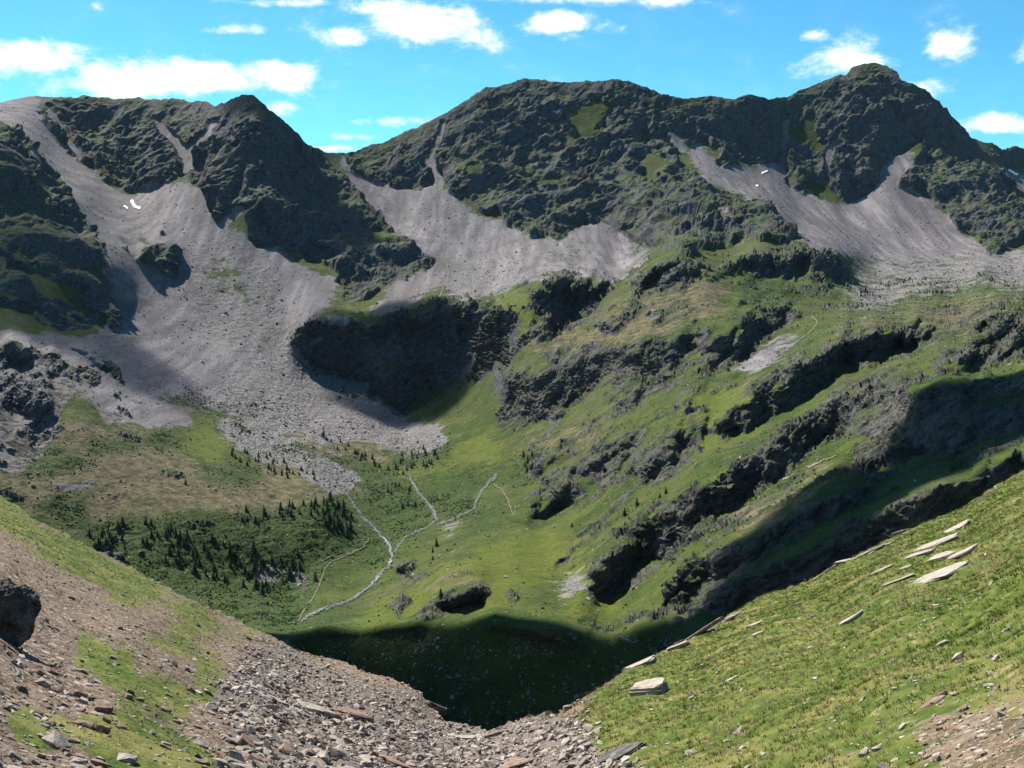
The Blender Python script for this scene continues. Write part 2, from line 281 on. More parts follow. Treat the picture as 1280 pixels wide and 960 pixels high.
ROCK_MID = [[(368, 420), (398, 404), (440, 403), (470, 404), (530, 387), (580, 377), (594, 382), (591, 425), (563, 452), (548, 482), (522, 500), (502, 514), (470, 500), (442, 474), (412, 464), (384, 448)], [(0, 424), (22, 430), (44, 462), (0, 456)], [(50, 424), (82, 440), (78, 452), (48, 440)], [(60, 442), (102, 470), (98, 480), (66, 462)], [(92, 456), (128, 476), (112, 484)], [(0, 470), (40, 478), (62, 500), (36, 520), (0, 505)], [(30, 530), (70, 500), (80, 508), (40, 560)], [(120, 440), (160, 480), (165, 500), (150, 492)],   # the dark crags of the right-hand side and the valley
    [(900, 345), (905, 328), (950, 316), (1010, 311), (1045, 320), (1065, 345), (1055, 350), (1030, 340), (1000, 335), (975, 345), (940, 345), (920, 340)],
    [(790, 365), (830, 328), (860, 321), (890, 340), (895, 348), (870, 347), (845, 362), (820, 367), (800, 375)],
    [(690, 345), (755, 355), (745, 385), (720, 395), (700, 420), (665, 430), (680, 400), (670, 370)],
    [(610, 395), (645, 380), (640, 410), (625, 440), (600, 475), (592, 470), (595, 430), (605, 400)],
    [(660, 470), (690, 440), (740, 430), (775, 430), (790, 445), (770, 465), (740, 490), (710, 510), (690, 530), (670, 535), (655, 520), (640, 490), (635, 480)],
    [(800, 430), (840, 418), (880, 405), (885, 415), (870, 430), (850, 452), (820, 465), (790, 470), (780, 455)],
    [(875, 460), (900, 412), (930, 393), (970, 380), (1000, 385), (985, 405), (950, 430), (920, 450), (895, 468)],
    [(676, 590), (690, 568), (715, 552), (718, 562), (700, 580), (690, 590), (705, 598), (690, 602), (675, 604)],
    [(710, 585), (740, 565), (770, 548), (800, 540), (815, 545), (785, 570), (770, 590), (745, 596), (725, 590)],
    [(650, 636), (680, 622), (710, 605), (735, 605), (737, 618), (710, 635), (690, 645), (665, 648), (652, 642)],
    [(795, 595), (815, 565), (850, 540), (885, 520), (890, 530), (865, 570), (850, 590), (825, 605), (805, 612)],
    [(768, 672), (785, 658), (800, 658), (790, 670)], [(640, 495), (655, 505), (640, 530), (625, 540)],
    [(740, 735), (745, 700), (770, 688), (800, 668), (830, 638), (870, 615), (900, 597), (940, 570), (960, 550), (1000, 525), (1050, 493), (1120, 478), (1140, 488), (1110, 505), (1060, 528), (1020, 555), (990, 592), (960, 605), (930, 630), (900, 645), (870, 660), (850, 692), (820, 697), (800, 708), (790, 724), (760, 745), (745, 748)],
    [(825, 745), (860, 705), (890, 690), (930, 675), (960, 665), (1000, 640), (1060, 607), (1110, 598), (1090, 622), (1040, 647), (1000, 667), (960, 692), (900, 722), (860, 747), (830, 757)],
    [(880, 755), (960, 712), (1050, 665), (1130, 625), (1200, 598), (1290, 560), (1290, 590), (1180, 645), (1000, 725), (900, 768)],
    [(905, 520), (920, 500), (960, 480), (990, 465), (1030, 440), (1055, 423), (1090, 413), (1140, 410), (1178, 418), (1160, 430), (1120, 440), (1090, 455), (1050, 467), (1010, 492), (970, 522), (940, 532), (915, 542), (898, 547)],
    [(1170, 460), (1200, 440), (1235, 430), (1265, 430), (1290, 445), (1240, 452), (1210, 462)], [(1205, 402), (1240, 395), (1290, 405), (1290, 428), (1230, 420), (1215, 413)],
    [(1060, 528), (1130, 490), (1180, 482), (1200, 498), (1290, 470), (1290, 520), (1200, 560), (1120, 582), (1060, 582), (1100, 555)],
    [(480, 770), (500, 745), (520, 740), (512, 760), (495, 775)], [(520, 772), (550, 745), (580, 730), (610, 735), (600, 750), (590, 765), (560, 775)], [(490, 715), (515, 700), (530, 700), (520, 715), (500, 725)], [(690, 705), (720, 690), (725, 695), (705, 715)],
    [(655, 590), (675, 570), (680, 580), (665, 605)], [(625, 752), (638, 738), (645, 745), (635, 760)],
    [(760, 500), (790, 485), (830, 472), (840, 480), (800, 500), (770, 515)], [(830, 520), (860, 500), (890, 505), (860, 525)], [(735, 405), (790, 385), (800, 392), (760, 415)], [(800, 400), (850, 375), (870, 380), (830, 405)], [(1160, 520), (1230, 500), (1290, 515), (1290, 545), (1190, 565), (1130, 570)]]
ROCK_PALE = [[(125, 512), (165, 516), (160, 527), (130, 527)], [(60, 605), (110, 600), (130, 608), (80, 617)], [(-100, 430), (60, 445), (100, 470), (120, 482), (80, 505), (60, 560), (30, 592), (-100, 592)], [(310, 722), (340, 705), (380, 715), (385, 735), (350, 730)], [(280, 800), (300, 790), (310, 795), (300, 805)]]
SCREE = [
    [(-200, 120), (0, 115), (45, 110), (60, 160), (100, 205), (160, 245), (230, 220), (255, 240), (270, 275), (310, 300), (345, 305), (400, 335), (425, 345), (430, 375), (400, 395), (370, 410), (440, 400), (450, 470), (480, 505), (520, 525), (560, 545), (500, 540), (430, 530), (330, 522), (250, 508), (170, 475), (125, 425), (150, 390), (128, 330), (110, 290), (85, 235), (0, 150), (-200, 145)],
    [(405, 180), (430, 190), (485, 230), (550, 228), (600, 265), (690, 300), (750, 272), (790, 300), (820, 315), (800, 345), (760, 355), (690, 343), (640, 362), (590, 375), (545, 360), (530, 330), (495, 295), (460, 255), (430, 215)],
    [(450, 385), (480, 368), (500, 345), (535, 340), (555, 350), (530, 375), (500, 393), (460, 396)],
    [(850, 190), (880, 175), (905, 205), (945, 210), (980, 200), (985, 240), (1050, 255), (1090, 240), (1110, 200), (1150, 180), (1130, 235), (1165, 250), (1195, 285), (1240, 315), (1450, 325), (1450, 350), (1200, 335), (1100, 328), (1010, 310), (990, 290), (960, 255), (900, 235)],
    [(1220, 185), (1250, 205), (1280, 220), (1450, 240), (1450, 270), (1250, 235)], [(-100, 405), (60, 415), (130, 425), (200, 500), (260, 530), (150, 530), (110, 505), (60, 445), (-100, 435)], [(800, 385), (850, 385), (830, 402), (810, 402)], [(900, 460), (1000, 412), (1010, 418), (940, 465)]]
PURPLE = [[(450, 390), (480, 370), (500, 350), (540, 340), (550, 350), (530, 375), (500, 390), (460, 396)], [(905, 205), (945, 210), (970, 215), (960, 235), (930, 230)], [(1010, 230), (1060, 262), (1060, 320), (1020, 305), (1000, 270)], [(1130, 240), (1165, 250), (1240, 316), (1200, 325), (1140, 300)], [(100, 205), (160, 245), (150, 262), (100, 225)]]
BOULDERS = [[(370, 400), (450, 395), (460, 470), (520, 525), (470, 520), (400, 480), (350, 440)], [(1050, 322), (1290, 320), (1450, 330), (1450, 350), (1230, 362), (1120, 377), (1090, 398), (1060, 388), (1070, 352)], [(300, 480), (400, 512), (480, 528), (545, 533), (562, 548), (540, 562), (470, 557), (400, 542), (320, 520), (270, 490)], [(265, 515), (300, 528), (350, 556), (400, 578), (444, 600), (432, 617), (400, 602), (340, 572), (285, 545)],
            [(230, 320), (300, 310), (340, 350), (370, 400), (350, 440), (420, 480), (500, 520), (400, 510), (300, 470), (260, 440), (240, 400), (220, 360)], [(540, 345), (600, 320), (700, 340), (640, 360), (590, 376), (550, 372)], [(690, 735), (720, 715), (740, 720), (735, 750), (700, 765)], [(540, 655), (600, 640), (600, 650), (560, 668)], [(745, 352), (715, 350), (700, 365), (735, 362)], [(560, 370), (575, 350), (582, 375), (560, 382)], [(860, 240), (960, 260), (940, 300), (880, 290)]]
LUSH = [[(190, 530), (240, 545), (230, 560), (180, 550)], [(100, 540), (170, 545), (180, 560), (110, 565)], [(250, 580), (330, 590), (320, 605), (260, 600)], [(80, 655), (170, 650), (300, 645), (420, 630), (440, 660), (420, 700), (390, 740), (370, 775), (330, 785), (200, 740), (130, 700)], [(450, 600), (510, 600), (545, 650), (500, 680), (470, 660)], [(520, 605), (600, 600), (590, 640), (560, 650)], [(340, 545), (420, 570), (480, 590), (460, 600), (420, 590), (350, 565)], [(190, 480), (260, 490), (320, 520), (300, 525), (230, 505)], [(30, 570), (80, 560), (120, 580), (60, 600), (20, 600)], [(30, 635), (110, 615), (140, 600), (90, 655)], [(480, 570), (560, 555), (560, 575), (500, 590)], [(640, 580), (680, 560), (665, 600), (630, 610)], [(420, 620), (500, 690), (480, 710), (430, 700)],
        [(530, 470), (585, 455), (590, 480), (560, 520), (520, 520)], [(900, 350), (960, 350), (1020, 360), (1000, 380), (940, 370)], [(940, 560), (1010, 560), (1000, 600), (920, 640), (850, 690), (870, 650)]]
HEATH = [[(0, 520), (150, 530), (240, 575), (330, 600), (420, 605), (430, 628), (300, 640), (180, 645), (80, 660), (0, 620)], [(280, 540), (400, 585), (420, 605), (330, 590)], [(300, 500), (420, 545), (500, 570), (560, 560), (500, 590), (400, 560), (300, 530)], [(900, 500), (960, 460), (1040, 420), (1100, 395), (1200, 380), (1100, 410), (1000, 450), (920, 500)], [(1110, 400), (1280, 365), (1290, 400), (1180, 410)], [(690, 690), (720, 680), (735, 685), (705, 700)], [(520, 735), (570, 715), (620, 725), (600, 735), (540, 750)], [(640, 410), (760, 395), (760, 430), (660, 440)], [(770, 380), (900, 350), (930, 370), (860, 400), (800, 430), (740, 430)], [(335, 780), (380, 780), (350, 795)], [(880, 640), (980, 610), (1050, 590), (1000, 640), (920, 670)], [(640, 560), (760, 530), (760, 545), (660, 575)], [(640, 110), (700, 120), (720, 150), (690, 200), (650, 180), (600, 130)]]
MEADOW = [[(20, 600), (120, 575), (180, 590), (60, 625)], [(190, 555), (250, 540), (300, 560), (240, 580)], [(330, 600), (390, 605), (380, 620), (330, 615)], [(560, 700), (640, 670), (760, 660), (700, 720), (620, 750), (520, 770), (400, 785), (500, 740)], [(560, 560), (590, 545), (640, 555), (620, 580), (560, 590)], [(480, 595), (560, 572), (640, 575), (560, 590), (500, 605)], [(700, 720), (790, 690), (850, 700), (800, 740), (760, 775), (700, 775)], [(180, 600), (300, 590), (280, 610), (130, 650)], [(860, 480), (1000, 490), (900, 550), (820, 600)], [(230, 530), (260, 525), (280, 545), (240, 550)], [(600, 390), (680, 350), (660, 410), (620, 470)]]

m_far = mask(ROCK_FAR, 2.0); m_chute = mask(CHUTES, 1.0, .6); m_far = m_far * (1 - m_chute); m_turf = mask(TURF, 5.0, 3.0); m_far = m_far * (1 - .56 * m_turf)
m_mid = mask(ROCK_MID, 2.2); m_pale = mask(ROCK_PALE, 2.0)
m_scree = np.maximum(mask(SCREE, 4.0), m_chute); m_purple = mask(PURPLE, 4.0); m_bould = mask(BOULDERS, 8, 2.2); m_bould = m_bould + 1.0 * mask(BOULDERS[2:4], 3, 2.0); m_veg = mask(VEG, 5, 3.0); m_scree = m_scree * (1 - .55 * m_veg); m_bould = m_bould * (1 - .5 * m_veg)
m_lush = mask(LUSH, 3.0, 1.5); m_heath = mask(HEATH, 6.0, 2.0); m_mead = mask(MEADOW, 6.0, 2.0)

L0 = rbf(FAR, 9.0)
gx = np.zeros_like(L0); gy = np.zeros_like(L0)
gx[:, :-1] = np.diff(L0, axis=1); gy[:-1] = np.diff(L0, axis=0)
BANK = [[(335, 800), (400, 790), (500, 784), (600, 782), (660, 792), (760, 792), (830, 776), (900, 772), (860, 800), (800, 835), (730, 885), (640, 905), (560, 897), (500, 858), (420, 830), (370, 812)]]
EDGE = [[(1060, 530), (1120, 498), (1180, 486), (1290, 468), (1420, 460), (1420, 530), (1290, 525), (1200, 555), (1110, 580), (1060, 578)], [(900, 760), (960, 715), (1050, 668), (1130, 630), (1200, 600), (1300, 560), (1420, 520), (1420, 560), (1300, 600), (1200, 650), (1000, 735), (900, 775)]]
_st = np.stack([(GU * .87 - GV * .5).ravel() / 26, (GU * .5 + GV * .87).ravel() / 9, 0 * GU.ravel()], 1)
streak = fbm(_st, 4, gain=.6).reshape(GU.shape)
_s2 = np.stack([(GU * .87 - GV * .5).ravel() / 13, (GU * .5 + GV * .87).ravel() / 5, 3 + 0 * GU.ravel()], 1)
streak2 = fbm(_s2, 4, gain=.65).reshape(GU.shape)
right_side = sstep(GU - .2 * GV, 500, 640) * sstep(GV, 335, 365)
solid = [p for p in ROCK_MID if max(x for x, y in p) - min(x for x, y in p) > 200] 
steep = sstep(.80 * blur(mask(ROCK_MID, 0, 1.5), 4) + .30 * blur(mask(solid, 0, 1.2), 2.5) + (1.3 * streak + 1.1 * streak2) * sstep(blur(mask(ROCK_MID, 0, 1.0), 14) + .8 * right_side, 0, .5), .33, .70)
steep = blur(np.maximum(steep, .8 * mask(EDGE, 2, .6)), 1.3); steep_f = blur(mask(ROCK_FAR, 0, .7), 2.5)
gy2 = gy * (1 - 2.0 * steep) * (1 - 0.6 * steep_f)
gx2 = gx + 0.006 * steep
LF = screened(L0, gx2, gy2, 0.0016)
# the steep bank under the lip: its face drops at nearly 50 degrees
lipv = np.interp(GU[0], [200, 330, 350, 400, 450, 500, 560, 600, 640, 680, 720, 760, 800, 840, 1000], [830, 801, 793, 788, 785, 781, 777, 778, 788, 800, 806, 802, 792, 778, 735]) + 6 * fbm(np.stack([GU[0] / 34, 0 * GU[0], 0 * GU[0] + 4], 1), 4)
Llip = blur(np.broadcast_to(bil(LF, (GU[0] - U0) / STEP, (lipv - V0) / STEP), (3, GW)), 45)[0]
LB = Llip[None] - .66 * np.clip(GV - lipv[None], 0, 200) / F
wb = sstep(GV - lipv[None], -24, 12) * sstep(GU, 335, 380) * (1 - sstep(GU, 820, 880)); LF = LF * (1 - wb) + LB * wb
DF = np.exp(LF)
DN = np.exp(rbf(NEAR, 6.0))


def place(u, v, near=False):
    D = samp(DN if near else DF, u, v); a, t = ray(u, v)
    return np.stack([a * D, D, t * D], -1)


# ------------------------------------------------------------------ terrain mesh, one continuous surface
DU = 1.25
uc = np.concatenate([np.arange(-900, -130, 10.0), np.arange(-130, 1410.1, DU), np.arange(1420, 2181, 10.0)]); NU = len(uc)   # coarser beyond the view
vs = np.interp(uc, *np.array(SKYLINE).T); vn = np.interp(uc, *np.array(NEAR_SKY).T)
wig = fbm(np.stack([uc / 9, 0 * uc, 0 * uc], 1), 4, gain=.6)
vn = vn + 4 * wig; vs = vs + 1.5 * fbm(np.stack([uc / 7, 0 * uc + 9, 0 * uc], 1), 4, gain=.65)
NN, NF, NH, NB = 330, 620, 16, 14
rows = []; vrow = []; urow = []
# near ground, from the camera's feet to its own crest
wv = np.linspace(0, 1, NN)
wv = wv ** 0.9
for k in range(NN):
    v = 1078 + (vn - 1078) * wv[k]; p = place(uc, v, True); rows.append(p); vrow.append(v)
near_top = rows[-1]
vb = vn + 26
far_bottom = place(uc, vb)
h0 = len(rows)
for k in range(1, NH + 1):   # the hidden ground behind the crest
    s = k / (NH + 1)
    p = near_top * (1 - s) + far_bottom * s
    sag = 0.25 * (far_bottom[:, 1] - near_top[:, 1]) * (4 * s * (1 - s)) * 0.35
    p[:, 2] -= sag; rows.append(p); vrow.append(vn)
h1 = len(rows)
wf = np.linspace(0, 1, NF)
for k in range(NF):
    v = vb + (vs - vb) * wf[k]; rows.append(place(uc, v)); vrow.append(v)
h2 = len(rows)
top = rows[-1]
for k in range(1, NB + 1):   # the far side of the crests
    p = top.copy(); d = 12.0 * k ** 1.6; p[:, 0] *= (1 + d / top[:, 1]); p[:, 1] += d; p[:, 2] -= 0.75 * d - 4 * min(k, 1); rows.append(p); vrow.append(vs)
P = np.array(rows); VR = np.array(vrow); UR = np.broadcast_to(uc, VR.shape)
NR = len(rows)


def normals(P):
    du = np.gradient(P, axis=1); dv = np.gradient(P, axis=0)
    n = np.cross(du, dv); n /= np.maximum(np.linalg.norm(n, axis=2, keepdims=True), 1e-9); return n


flat = lambda a: a.reshape(-1, 3)
N = normals(P)
Ns = np.stack([blur(N[..., k], 4) for k in range(3)], -1); Ns /= np.linalg.norm(Ns, axis=2, keepdims=True)
isfar = np.zeros(VR.shape, np.float32); isfar[h1:] = 1
gm = {k: np.where(isfar > 0, samp(m, UR, VR), 0) for k, m in dict(far=m_far, mid=m_mid, pale=m_pale, scree=m_scree, purple=m_purple, bould=m_bould, lush=m_lush, heath=m_heath, mead=m_mead).items()}

Q = flat(P).astype(np.float32)
fz = slice(h1 * NU, None)
q = Q[fz]
def breakup(m, f, lo=.4, hi=.6): return sstep(m + f, lo, hi).astype(np.float32)
strike = np.array([0.86, 0.15, 0.48]); strike /= np.linalg.norm(strike)
def aniso(q, dirv, k):
    s = q @ dirv; return q - np.outer(s, dirv) * (1 - 1 / k)
crag = fbm(aniso(q, strike, 2.6) / 34, 5, gain=.6); crag2 = fbm(q * np.array([1, 1, .7]) / 75, 5, gain=.6)
rk_far = breakup(gm['far'].reshape(-1)[fz], 1.0 * crag2); near_crag = np.where(isfar > 0, samp(blur(m_mid, 12) * 2.5 + .75 * sstep(GU - .2 * GV, 520, 640) * sstep(GV, 330, 360) + .5 * sstep(GV, 470, 520) * sstep(-GU, -420, -330), UR, VR), 0).reshape(-1)[fz]
rk_mid = breakup(gm['mid'].reshape(-1)[fz] * .62 + .155 + .30 * samp(steep, UR, VR).reshape(-1)[fz] * np.clip(near_crag, 0, 1), 1.9 * crag * np.clip(near_crag, 0, 1), .38, .56)
gm['far'].reshape(-1)[fz] = rk_far; gm['mid'].reshape(-1)[fz] = rk_mid; rk_pale = gm['pale'].reshape(-1)[fz]
bo = gm['bould'].reshape(-1)[fz]; sc = gm['scree'].reshape(-1)[fz]; lu = gm['lush'].reshape(-1)[fz]
wob = fbm(q / 120, 2)[:, None] * 30
def ledges(q, lam, warp, wl, face=.78, bed=(-.42, -.12, .90)):
    """outward steps of tilted rock beds: a face that leans out, then a bench"""
    s_ = (q @ np.array(bed, np.float32)) / lam + warp * fbm(q / wl, 4, gain=.55)
    f = s_ - np.floor(s_); return np.where(f < face, f / face, (1 - f) / (1 - face)).astype(np.float32) - .5
big = fbm((q + wob) * np.array([1, 1, .5]) / 110, 5, gain=.5, ridged=True)
blk = fbm(aniso(q, strike, 2.0) / 28, 5, gain=.6, ridged=True)
fine = fbm(aniso(q, strike, 2.5) / 9, 4, gain=.6)
hum = fbm(q / 60, 5, gain=.5)
ribs = fbm((q + wob) * np.array([1 / 105, 1 / 105, 1 / 420]), 4, gain=.5, ridged=True)
joint = fbm(q * np.array([1 / 12, 1 / 12, 1 / 40]), 3, gain=.6)          # steep cracks that cut the beds
am = .45 + .9 * sstep(fbm(q / 55 + 11, 3), -.2, .3)
butt = fbm((q + 2 * wob) * np.array([1 / 210, 1 / 210, 1 / 700]), 3, gain=.45, ridged=True)
butt -= butt.mean(); ribs -= ribs.mean()
sky_d = VR.reshape(-1)[fz] - np.broadcast_to(vs, VR.shape).reshape(-1)[fz]
d_far = 32 * butt * (.1 + .9 * sstep(sky_d, 5, 70)) + (15 * ribs + 4 * big + am * (7 * ledges(q, 46, 1.2, 80) + 3.6 * ledges(q, 17, 1.3, 30)) + 2.0 * joint + 1.4 * fine) * (.62 + .38 * sstep(q[:, 1], 1500, 1750)) * (.4 + .6 * sstep(VR.reshape(-1)[fz] - np.broadcast_to(vs, VR.shape).reshape(-1)[fz], 0, 40))
d_mid = am * (3.6 * ledges(q, 13, 1.5, 20) + 2.0 * ledges(q, 5.0, 1.5, 9)) + 1.4 * joint + 1.2 * blk + 1.0 * fine
d_soft = 2.2 * hum + .5 * fine
d = d_soft * (1 - np.maximum(rk_far, rk_mid)) * (1 - .6 * sc) + rk_far * (d_far + 3) + rk_mid * (d_mid * (1 + 1.4 * sstep(q[:, 1], 1300, 1450)) + 1.0) + rk_pale * (1.6 * joint + 1.2 * fine) + bo * 1.3 * fine + lu * 1.8 * fine
d *= (np.clip((q[:, 1] - 380) / 200, 0, 1) * .4 + .6) * (1 - .75 * samp(wb, UR, VR).reshape(-1)[fz])
Q[fz] = q + flat(Ns)[fz] * d[:, None]
# near ground: small hummocks and steps
nz = slice(0, h1 * NU); q = Q[nz]
Dn = q[:, 1]
d = 0.5 * fbm(q / 9, 4, gain=.5) + .10 * fbm(q / 1.3, 3, gain=.5)
d *= np.clip(Dn / 25, .15, 1.2)
Q[nz] = q + flat(Ns)[nz] * d[:, None]
P2 = Q.reshape(P.shape); N2 = normals(P2)

# near cover
N_GREEN = [[(0, 880), (80, 890), (130, 930), (60, 950), (0, 920)], [(-200, 500), (0, 622), (100, 678), (220, 742), (300, 780), (400, 825), (440, 845), (380, 835), (290, 800), (190, 755), (80, 705), (0, 660), (-200, 560)], [(100, 785), (160, 825), (260, 860), (290, 890), (220, 895), (130, 865), (95, 820)], [(130, 735), (190, 780), (240, 800), (310, 850), (260, 850), (200, 815), (140, 775)], [(495, 853), (540, 880), (562, 902), (540, 908), (505, 885)], [(150, 885), (280, 930), (320, 960), (150, 1000), (60, 905)], [(330, 800), (440, 850), (420, 860), (330, 830)], [(160, 830), (300, 880), (300, 900), (180, 870)],
           [(700, 900), (724, 880), (817, 818), (1000, 720), (1280, 580), (1500, 480), (1500, 1100), (800, 1100), (760, 960), (715, 930)]]
N_STONE = [[(330, 800), (440, 850), (530, 868), (562, 905), (640, 908), (715, 890), (740, 930), (790, 955), (790, 1000), (280, 1000), (300, 930), (260, 860)]]
N_SOIL = [[(1130, 905), (1200, 875), (1290, 850), (1400, 840), (1400, 1000), (1150, 970), (1120, 940)], [(1080, 880), (1180, 850), (1180, 880), (1120, 900)], [(1110, 730), (1160, 760), (1140, 800), (1100, 790)]]
m_ng = mask(N_GREEN, 7, 2.8); m_ns = mask(N_STONE, 5, 2.0); m_nsoil = .8 * mask(N_SOIL, 14, 3)
near_sel = isfar == 0
for k, m in dict(ngreen=m_ng, nstone=m_ns, nsoil=m_nsoil).items(): gm[k] = np.where(near_sel, samp(m, UR, VR), 0)
gm['bank'] = np.where(near_sel, 0, samp(wb, UR, VR))


def setcol(me, name, cols):
    at = me.attributes.new(name, 'FLOAT_COLOR', 'POINT'); c = np.ones((len(me.vertices), 4), np.float32)
    for i, x in enumerate(cols): c[:, i] = x
    at.data.foreach_set('color', c.ravel())


def grid_mesh(name, mat, sel_face):
    """terrain piece from the faces picked by sel_face (rows-1 x cols-1)"""
    idx = np.arange(NR * NU).reshape(NR, NU)
    f = np.stack([idx[:-1, :-1], idx[:-1, 1:], idx[1:, 1:], idx[1:, :-1]], -1)[sel_face]
    used = np.unique(f); remap = np.zeros(NR * NU, np.int64); remap[used] = np.arange(len(used)); f = remap[f]; remap_inv = used
    me = bpy.data.meshes.new(name)
    me.vertices.add(len(used)); me.vertices.foreach_set('co', P2.reshape(-1, 3)[used].astype(np.float32).ravel())
    me.loops.add(f.size); me.loops.foreach_set('vertex_index', f.astype(np.int32).ravel())
    me.polygons.add(len(f)); me.polygons.foreach_set('loop_start', np.arange(0, f.size, 4, dtype=np.int32))
    me.update(calc_edges=True)
    rocky = np.clip(gm['far'] + gm['mid'] + gm['bould'] * .6, 0, 1).reshape(-1)
    me.polygons.foreach_set('use_smooth', rocky[remap_inv[f[:, 0]]] < .45)
    g = lambda k: gm[k].reshape(-1)[used]
    setcol(me, 'coverA', [np.clip(g('far') + g('mid'), 0, 1), g('scree'), g('bould'), g('purple')])
    setcol(me, 'coverB', [g('lush'), g('heath'), g('mead'), g('pale')])
    setcol(me, 'coverC', [g('ngreen'), g('nstone'), np.clip(g('nsoil') + g('bank'), 0, 1), g('mid')])
    me.materials.append(mat)
    o = bpy.data.objects.new(name, me); COL.objects.link(o); o['kind'] = 'structure'
    return o


def new_mat(name):
    m = bpy.data.materials.new(name); m.use_nodes = True; m.node_tree.nodes.clear(); t = NT(m.node_tree)
    b = t.n('ShaderNodeBsdfPrincipled'); out = t.n('ShaderNodeOutputMaterial'); t.link(b.outputs[0], out.inputs[0])
    b.inputs['Roughness'].default_value = 0.95; b.inputs['Specular IOR Level'].default_value = 0.12
    return m, t, b


def bump(t, b, h, strength, dist):
    bn = t.n('ShaderNodeBump'); bn.inputs['Strength'].default_value = strength; bn.inputs['Distance'].default_value = dist
    t.link(h, bn.inputs['Height']); t.link(bn.outputs[0], b.inputs['Normal'])


def far_material():
    m, t, b = new_mat('mountain_ground')
    pos = t.n('ShaderNodeNewGeometry'); nz = t.n('ShaderNodeSeparateXYZ'); t.link(pos.outputs['Normal'], nz.inputs[0])
    p = pos.outputs['Position']
    A = t.attr('coverA'); B = t.attr('coverB'); C = t.attr('coverC')
    a = t.sep(A.outputs['Color']); bb = t.sep(B.outputs['Color']); cc = t.sep(C.outputs['Color'])
    n30 = t.noise(p, 1 / 34, 5, .6); n8 = t.noise(p, 1 / 9, 5, .65); n2 = t.noise(p, 1 / 2.2, 4, .7)
    n90 = t.noise(p, 1 / 110, 4, .55)
    mp = t.n('ShaderNodeMapping'); mp.vector_type = 'TEXTURE'; mp.inputs['Rotation'].default_value = (0, math.radians(-29), math.radians(10)); mp.inputs['Scale'].default_value = (4.5, 1.5, 1); t.link(p, mp.inputs[0])
    lay = t.noise(mp.outputs[0], 1 / 3.0, 5, .65)
    # grass
    gr = t.mix(t.sstep(n30, .35, .68), (.024, .044, .007), (.058, .076, .012))
    gr = t.mix(t.math('MULTIPLY', t.sstep(n8, .45, .7), .55), gr, (.070, .068, .024))
    gr = t.mix(t.math('MULTIPLY', t.sstep(n90, .50, .66), .75), gr, t.mix(t.sstep(n8, .4, .6), (.012, .028, .006), (.034, .052, .011)))
    gr = t.mix(t.math('MULTIPLY', t.sstep(n90, .50, .34), .45), gr, t.mix(t.sstep(n8, .4, .6), (.050, .046, .024), (.092, .080, .048)))
    wig = lambda a_, k_: t.sstep(t.math('ADD', a_, t.math('MULTIPLY', t.math('ADD', t.math('SUBTRACT', n30, .5), t.math('MULTIPLY', t.math('SUBTRACT', n8, .5), .6)), k_)), .25, .75)
    gr = t.mix(t.math('MULTIPLY', wig(bb[2], 1.3), .75), gr, t.mix(t.sstep(n8, .35, .7), (.060, .080, .008), (.090, .098, .015)))
    gr = t.mix(t.math('MULTIPLY', wig(bb[1], 1.9), .85), gr, t.mix(t.sstep(n8, .35, .65), (.046, .042, .020), (.135, .108, .066)))
    shrub = t.mix(t.sstep(n2, .42, .62), (.016, .030, .008), (.050, .072, .016))
    gr = t.mix(wig(bb[0], 2.0), gr, shrub)
    v1 = t.voro(p, 1 / 3.2); rnd = t.voro(p, 1 / 3.2, out='Color'); rs = t.sep(rnd)
    specks = t.math('MULTIPLY', t.math('LESS_THAN', v1, .22), t.math('GREATER_THAN', rs[0], .86))
    gr = t.mix(t.math('MULTIPLY', specks, t.sstep(n90, .45, .6)), gr, (.24, .23, .20))
    gr = t.mix(t.math('MULTIPLY', t.sstep(n2, .52, .34), .75), gr, t.mix(1.0, gr, (.36, .42, .36), 'MULTIPLY'))
    # scree and boulders
    scr = t.mix(t.sstep(n30, .3, .7), (.070, .063, .070), (.122, .111, .116))
    scr = t.mix(t.math('MULTIPLY', A.outputs['Alpha'], .7), scr, (.108, .083, .085))
    scr = t.mix(t.sstep(n2, .35, .75), scr, (.175, .162, .168))
    ms = t.n('ShaderNodeMapping'); ms.inputs['Scale'].default_value = (1 / 16, 1 / 130, 1 / 130); t.link(p, ms.inputs[0]); fl = t.noise(ms.outputs[0], 1, 5, .6)
    scr = t.mix(t.math('MULTIPLY', t.sstep(fl, .5, .66), .75), scr, (.195, .180, .184))
    scr = t.mix(t.math('MULTIPLY', t.sstep(fl, .5, .36), .6), scr, (.062, .056, .060))
    scr = t.mix(t.math('MULTIPLY', t.sstep(n90, .52, .66), .5), scr, (.075, .075, .066))
    v2 = t.voro(p, 1 / 1.5); r2 = t.sep(t.voro(p, 1 / 1.5, out='Color'))
    bld = t.mix(t.math('MULTIPLY', r2[0], r2[0]), (.09, .085, .080), (.33, .31, .29))
    bld = t.mix(t.math('MULTIPLY', t.sstep(v2, .42, .66), .75), bld, (.045, .046, .040)); bld = t.mix(t.sstep(n8, .35, .65), bld, scr)
    scr_f = t.sstep(t.math('ADD', t.math('ADD', a[1], t.math('MULTIPLY', t.math('SUBTRACT', n8, .5), .9)), t.math('MULTIPLY', t.math('SUBTRACT', n30, .5), 1.1)), .4, .62)
    base = t.mix(scr_f, gr, scr)
    bl_f = t.sstep(t.math('ADD', t.math('ADD', a[2], t.math('MULTIPLY', t.math('SUBTRACT', n8, .5), 1.5)), t.math('MULTIPLY', t.math('SUBTRACT', n30, .5), 1.9)), .42, .8)
    base = t.mix(bl_f, base, bld)
    # rock with grassy ledges
    rk = t.mix(t.sstep(lay, .32, .70), (.013, .016, .022), t.mix(C.outputs['Alpha'], (.088, .089, .095), (.105, .096, .086)))
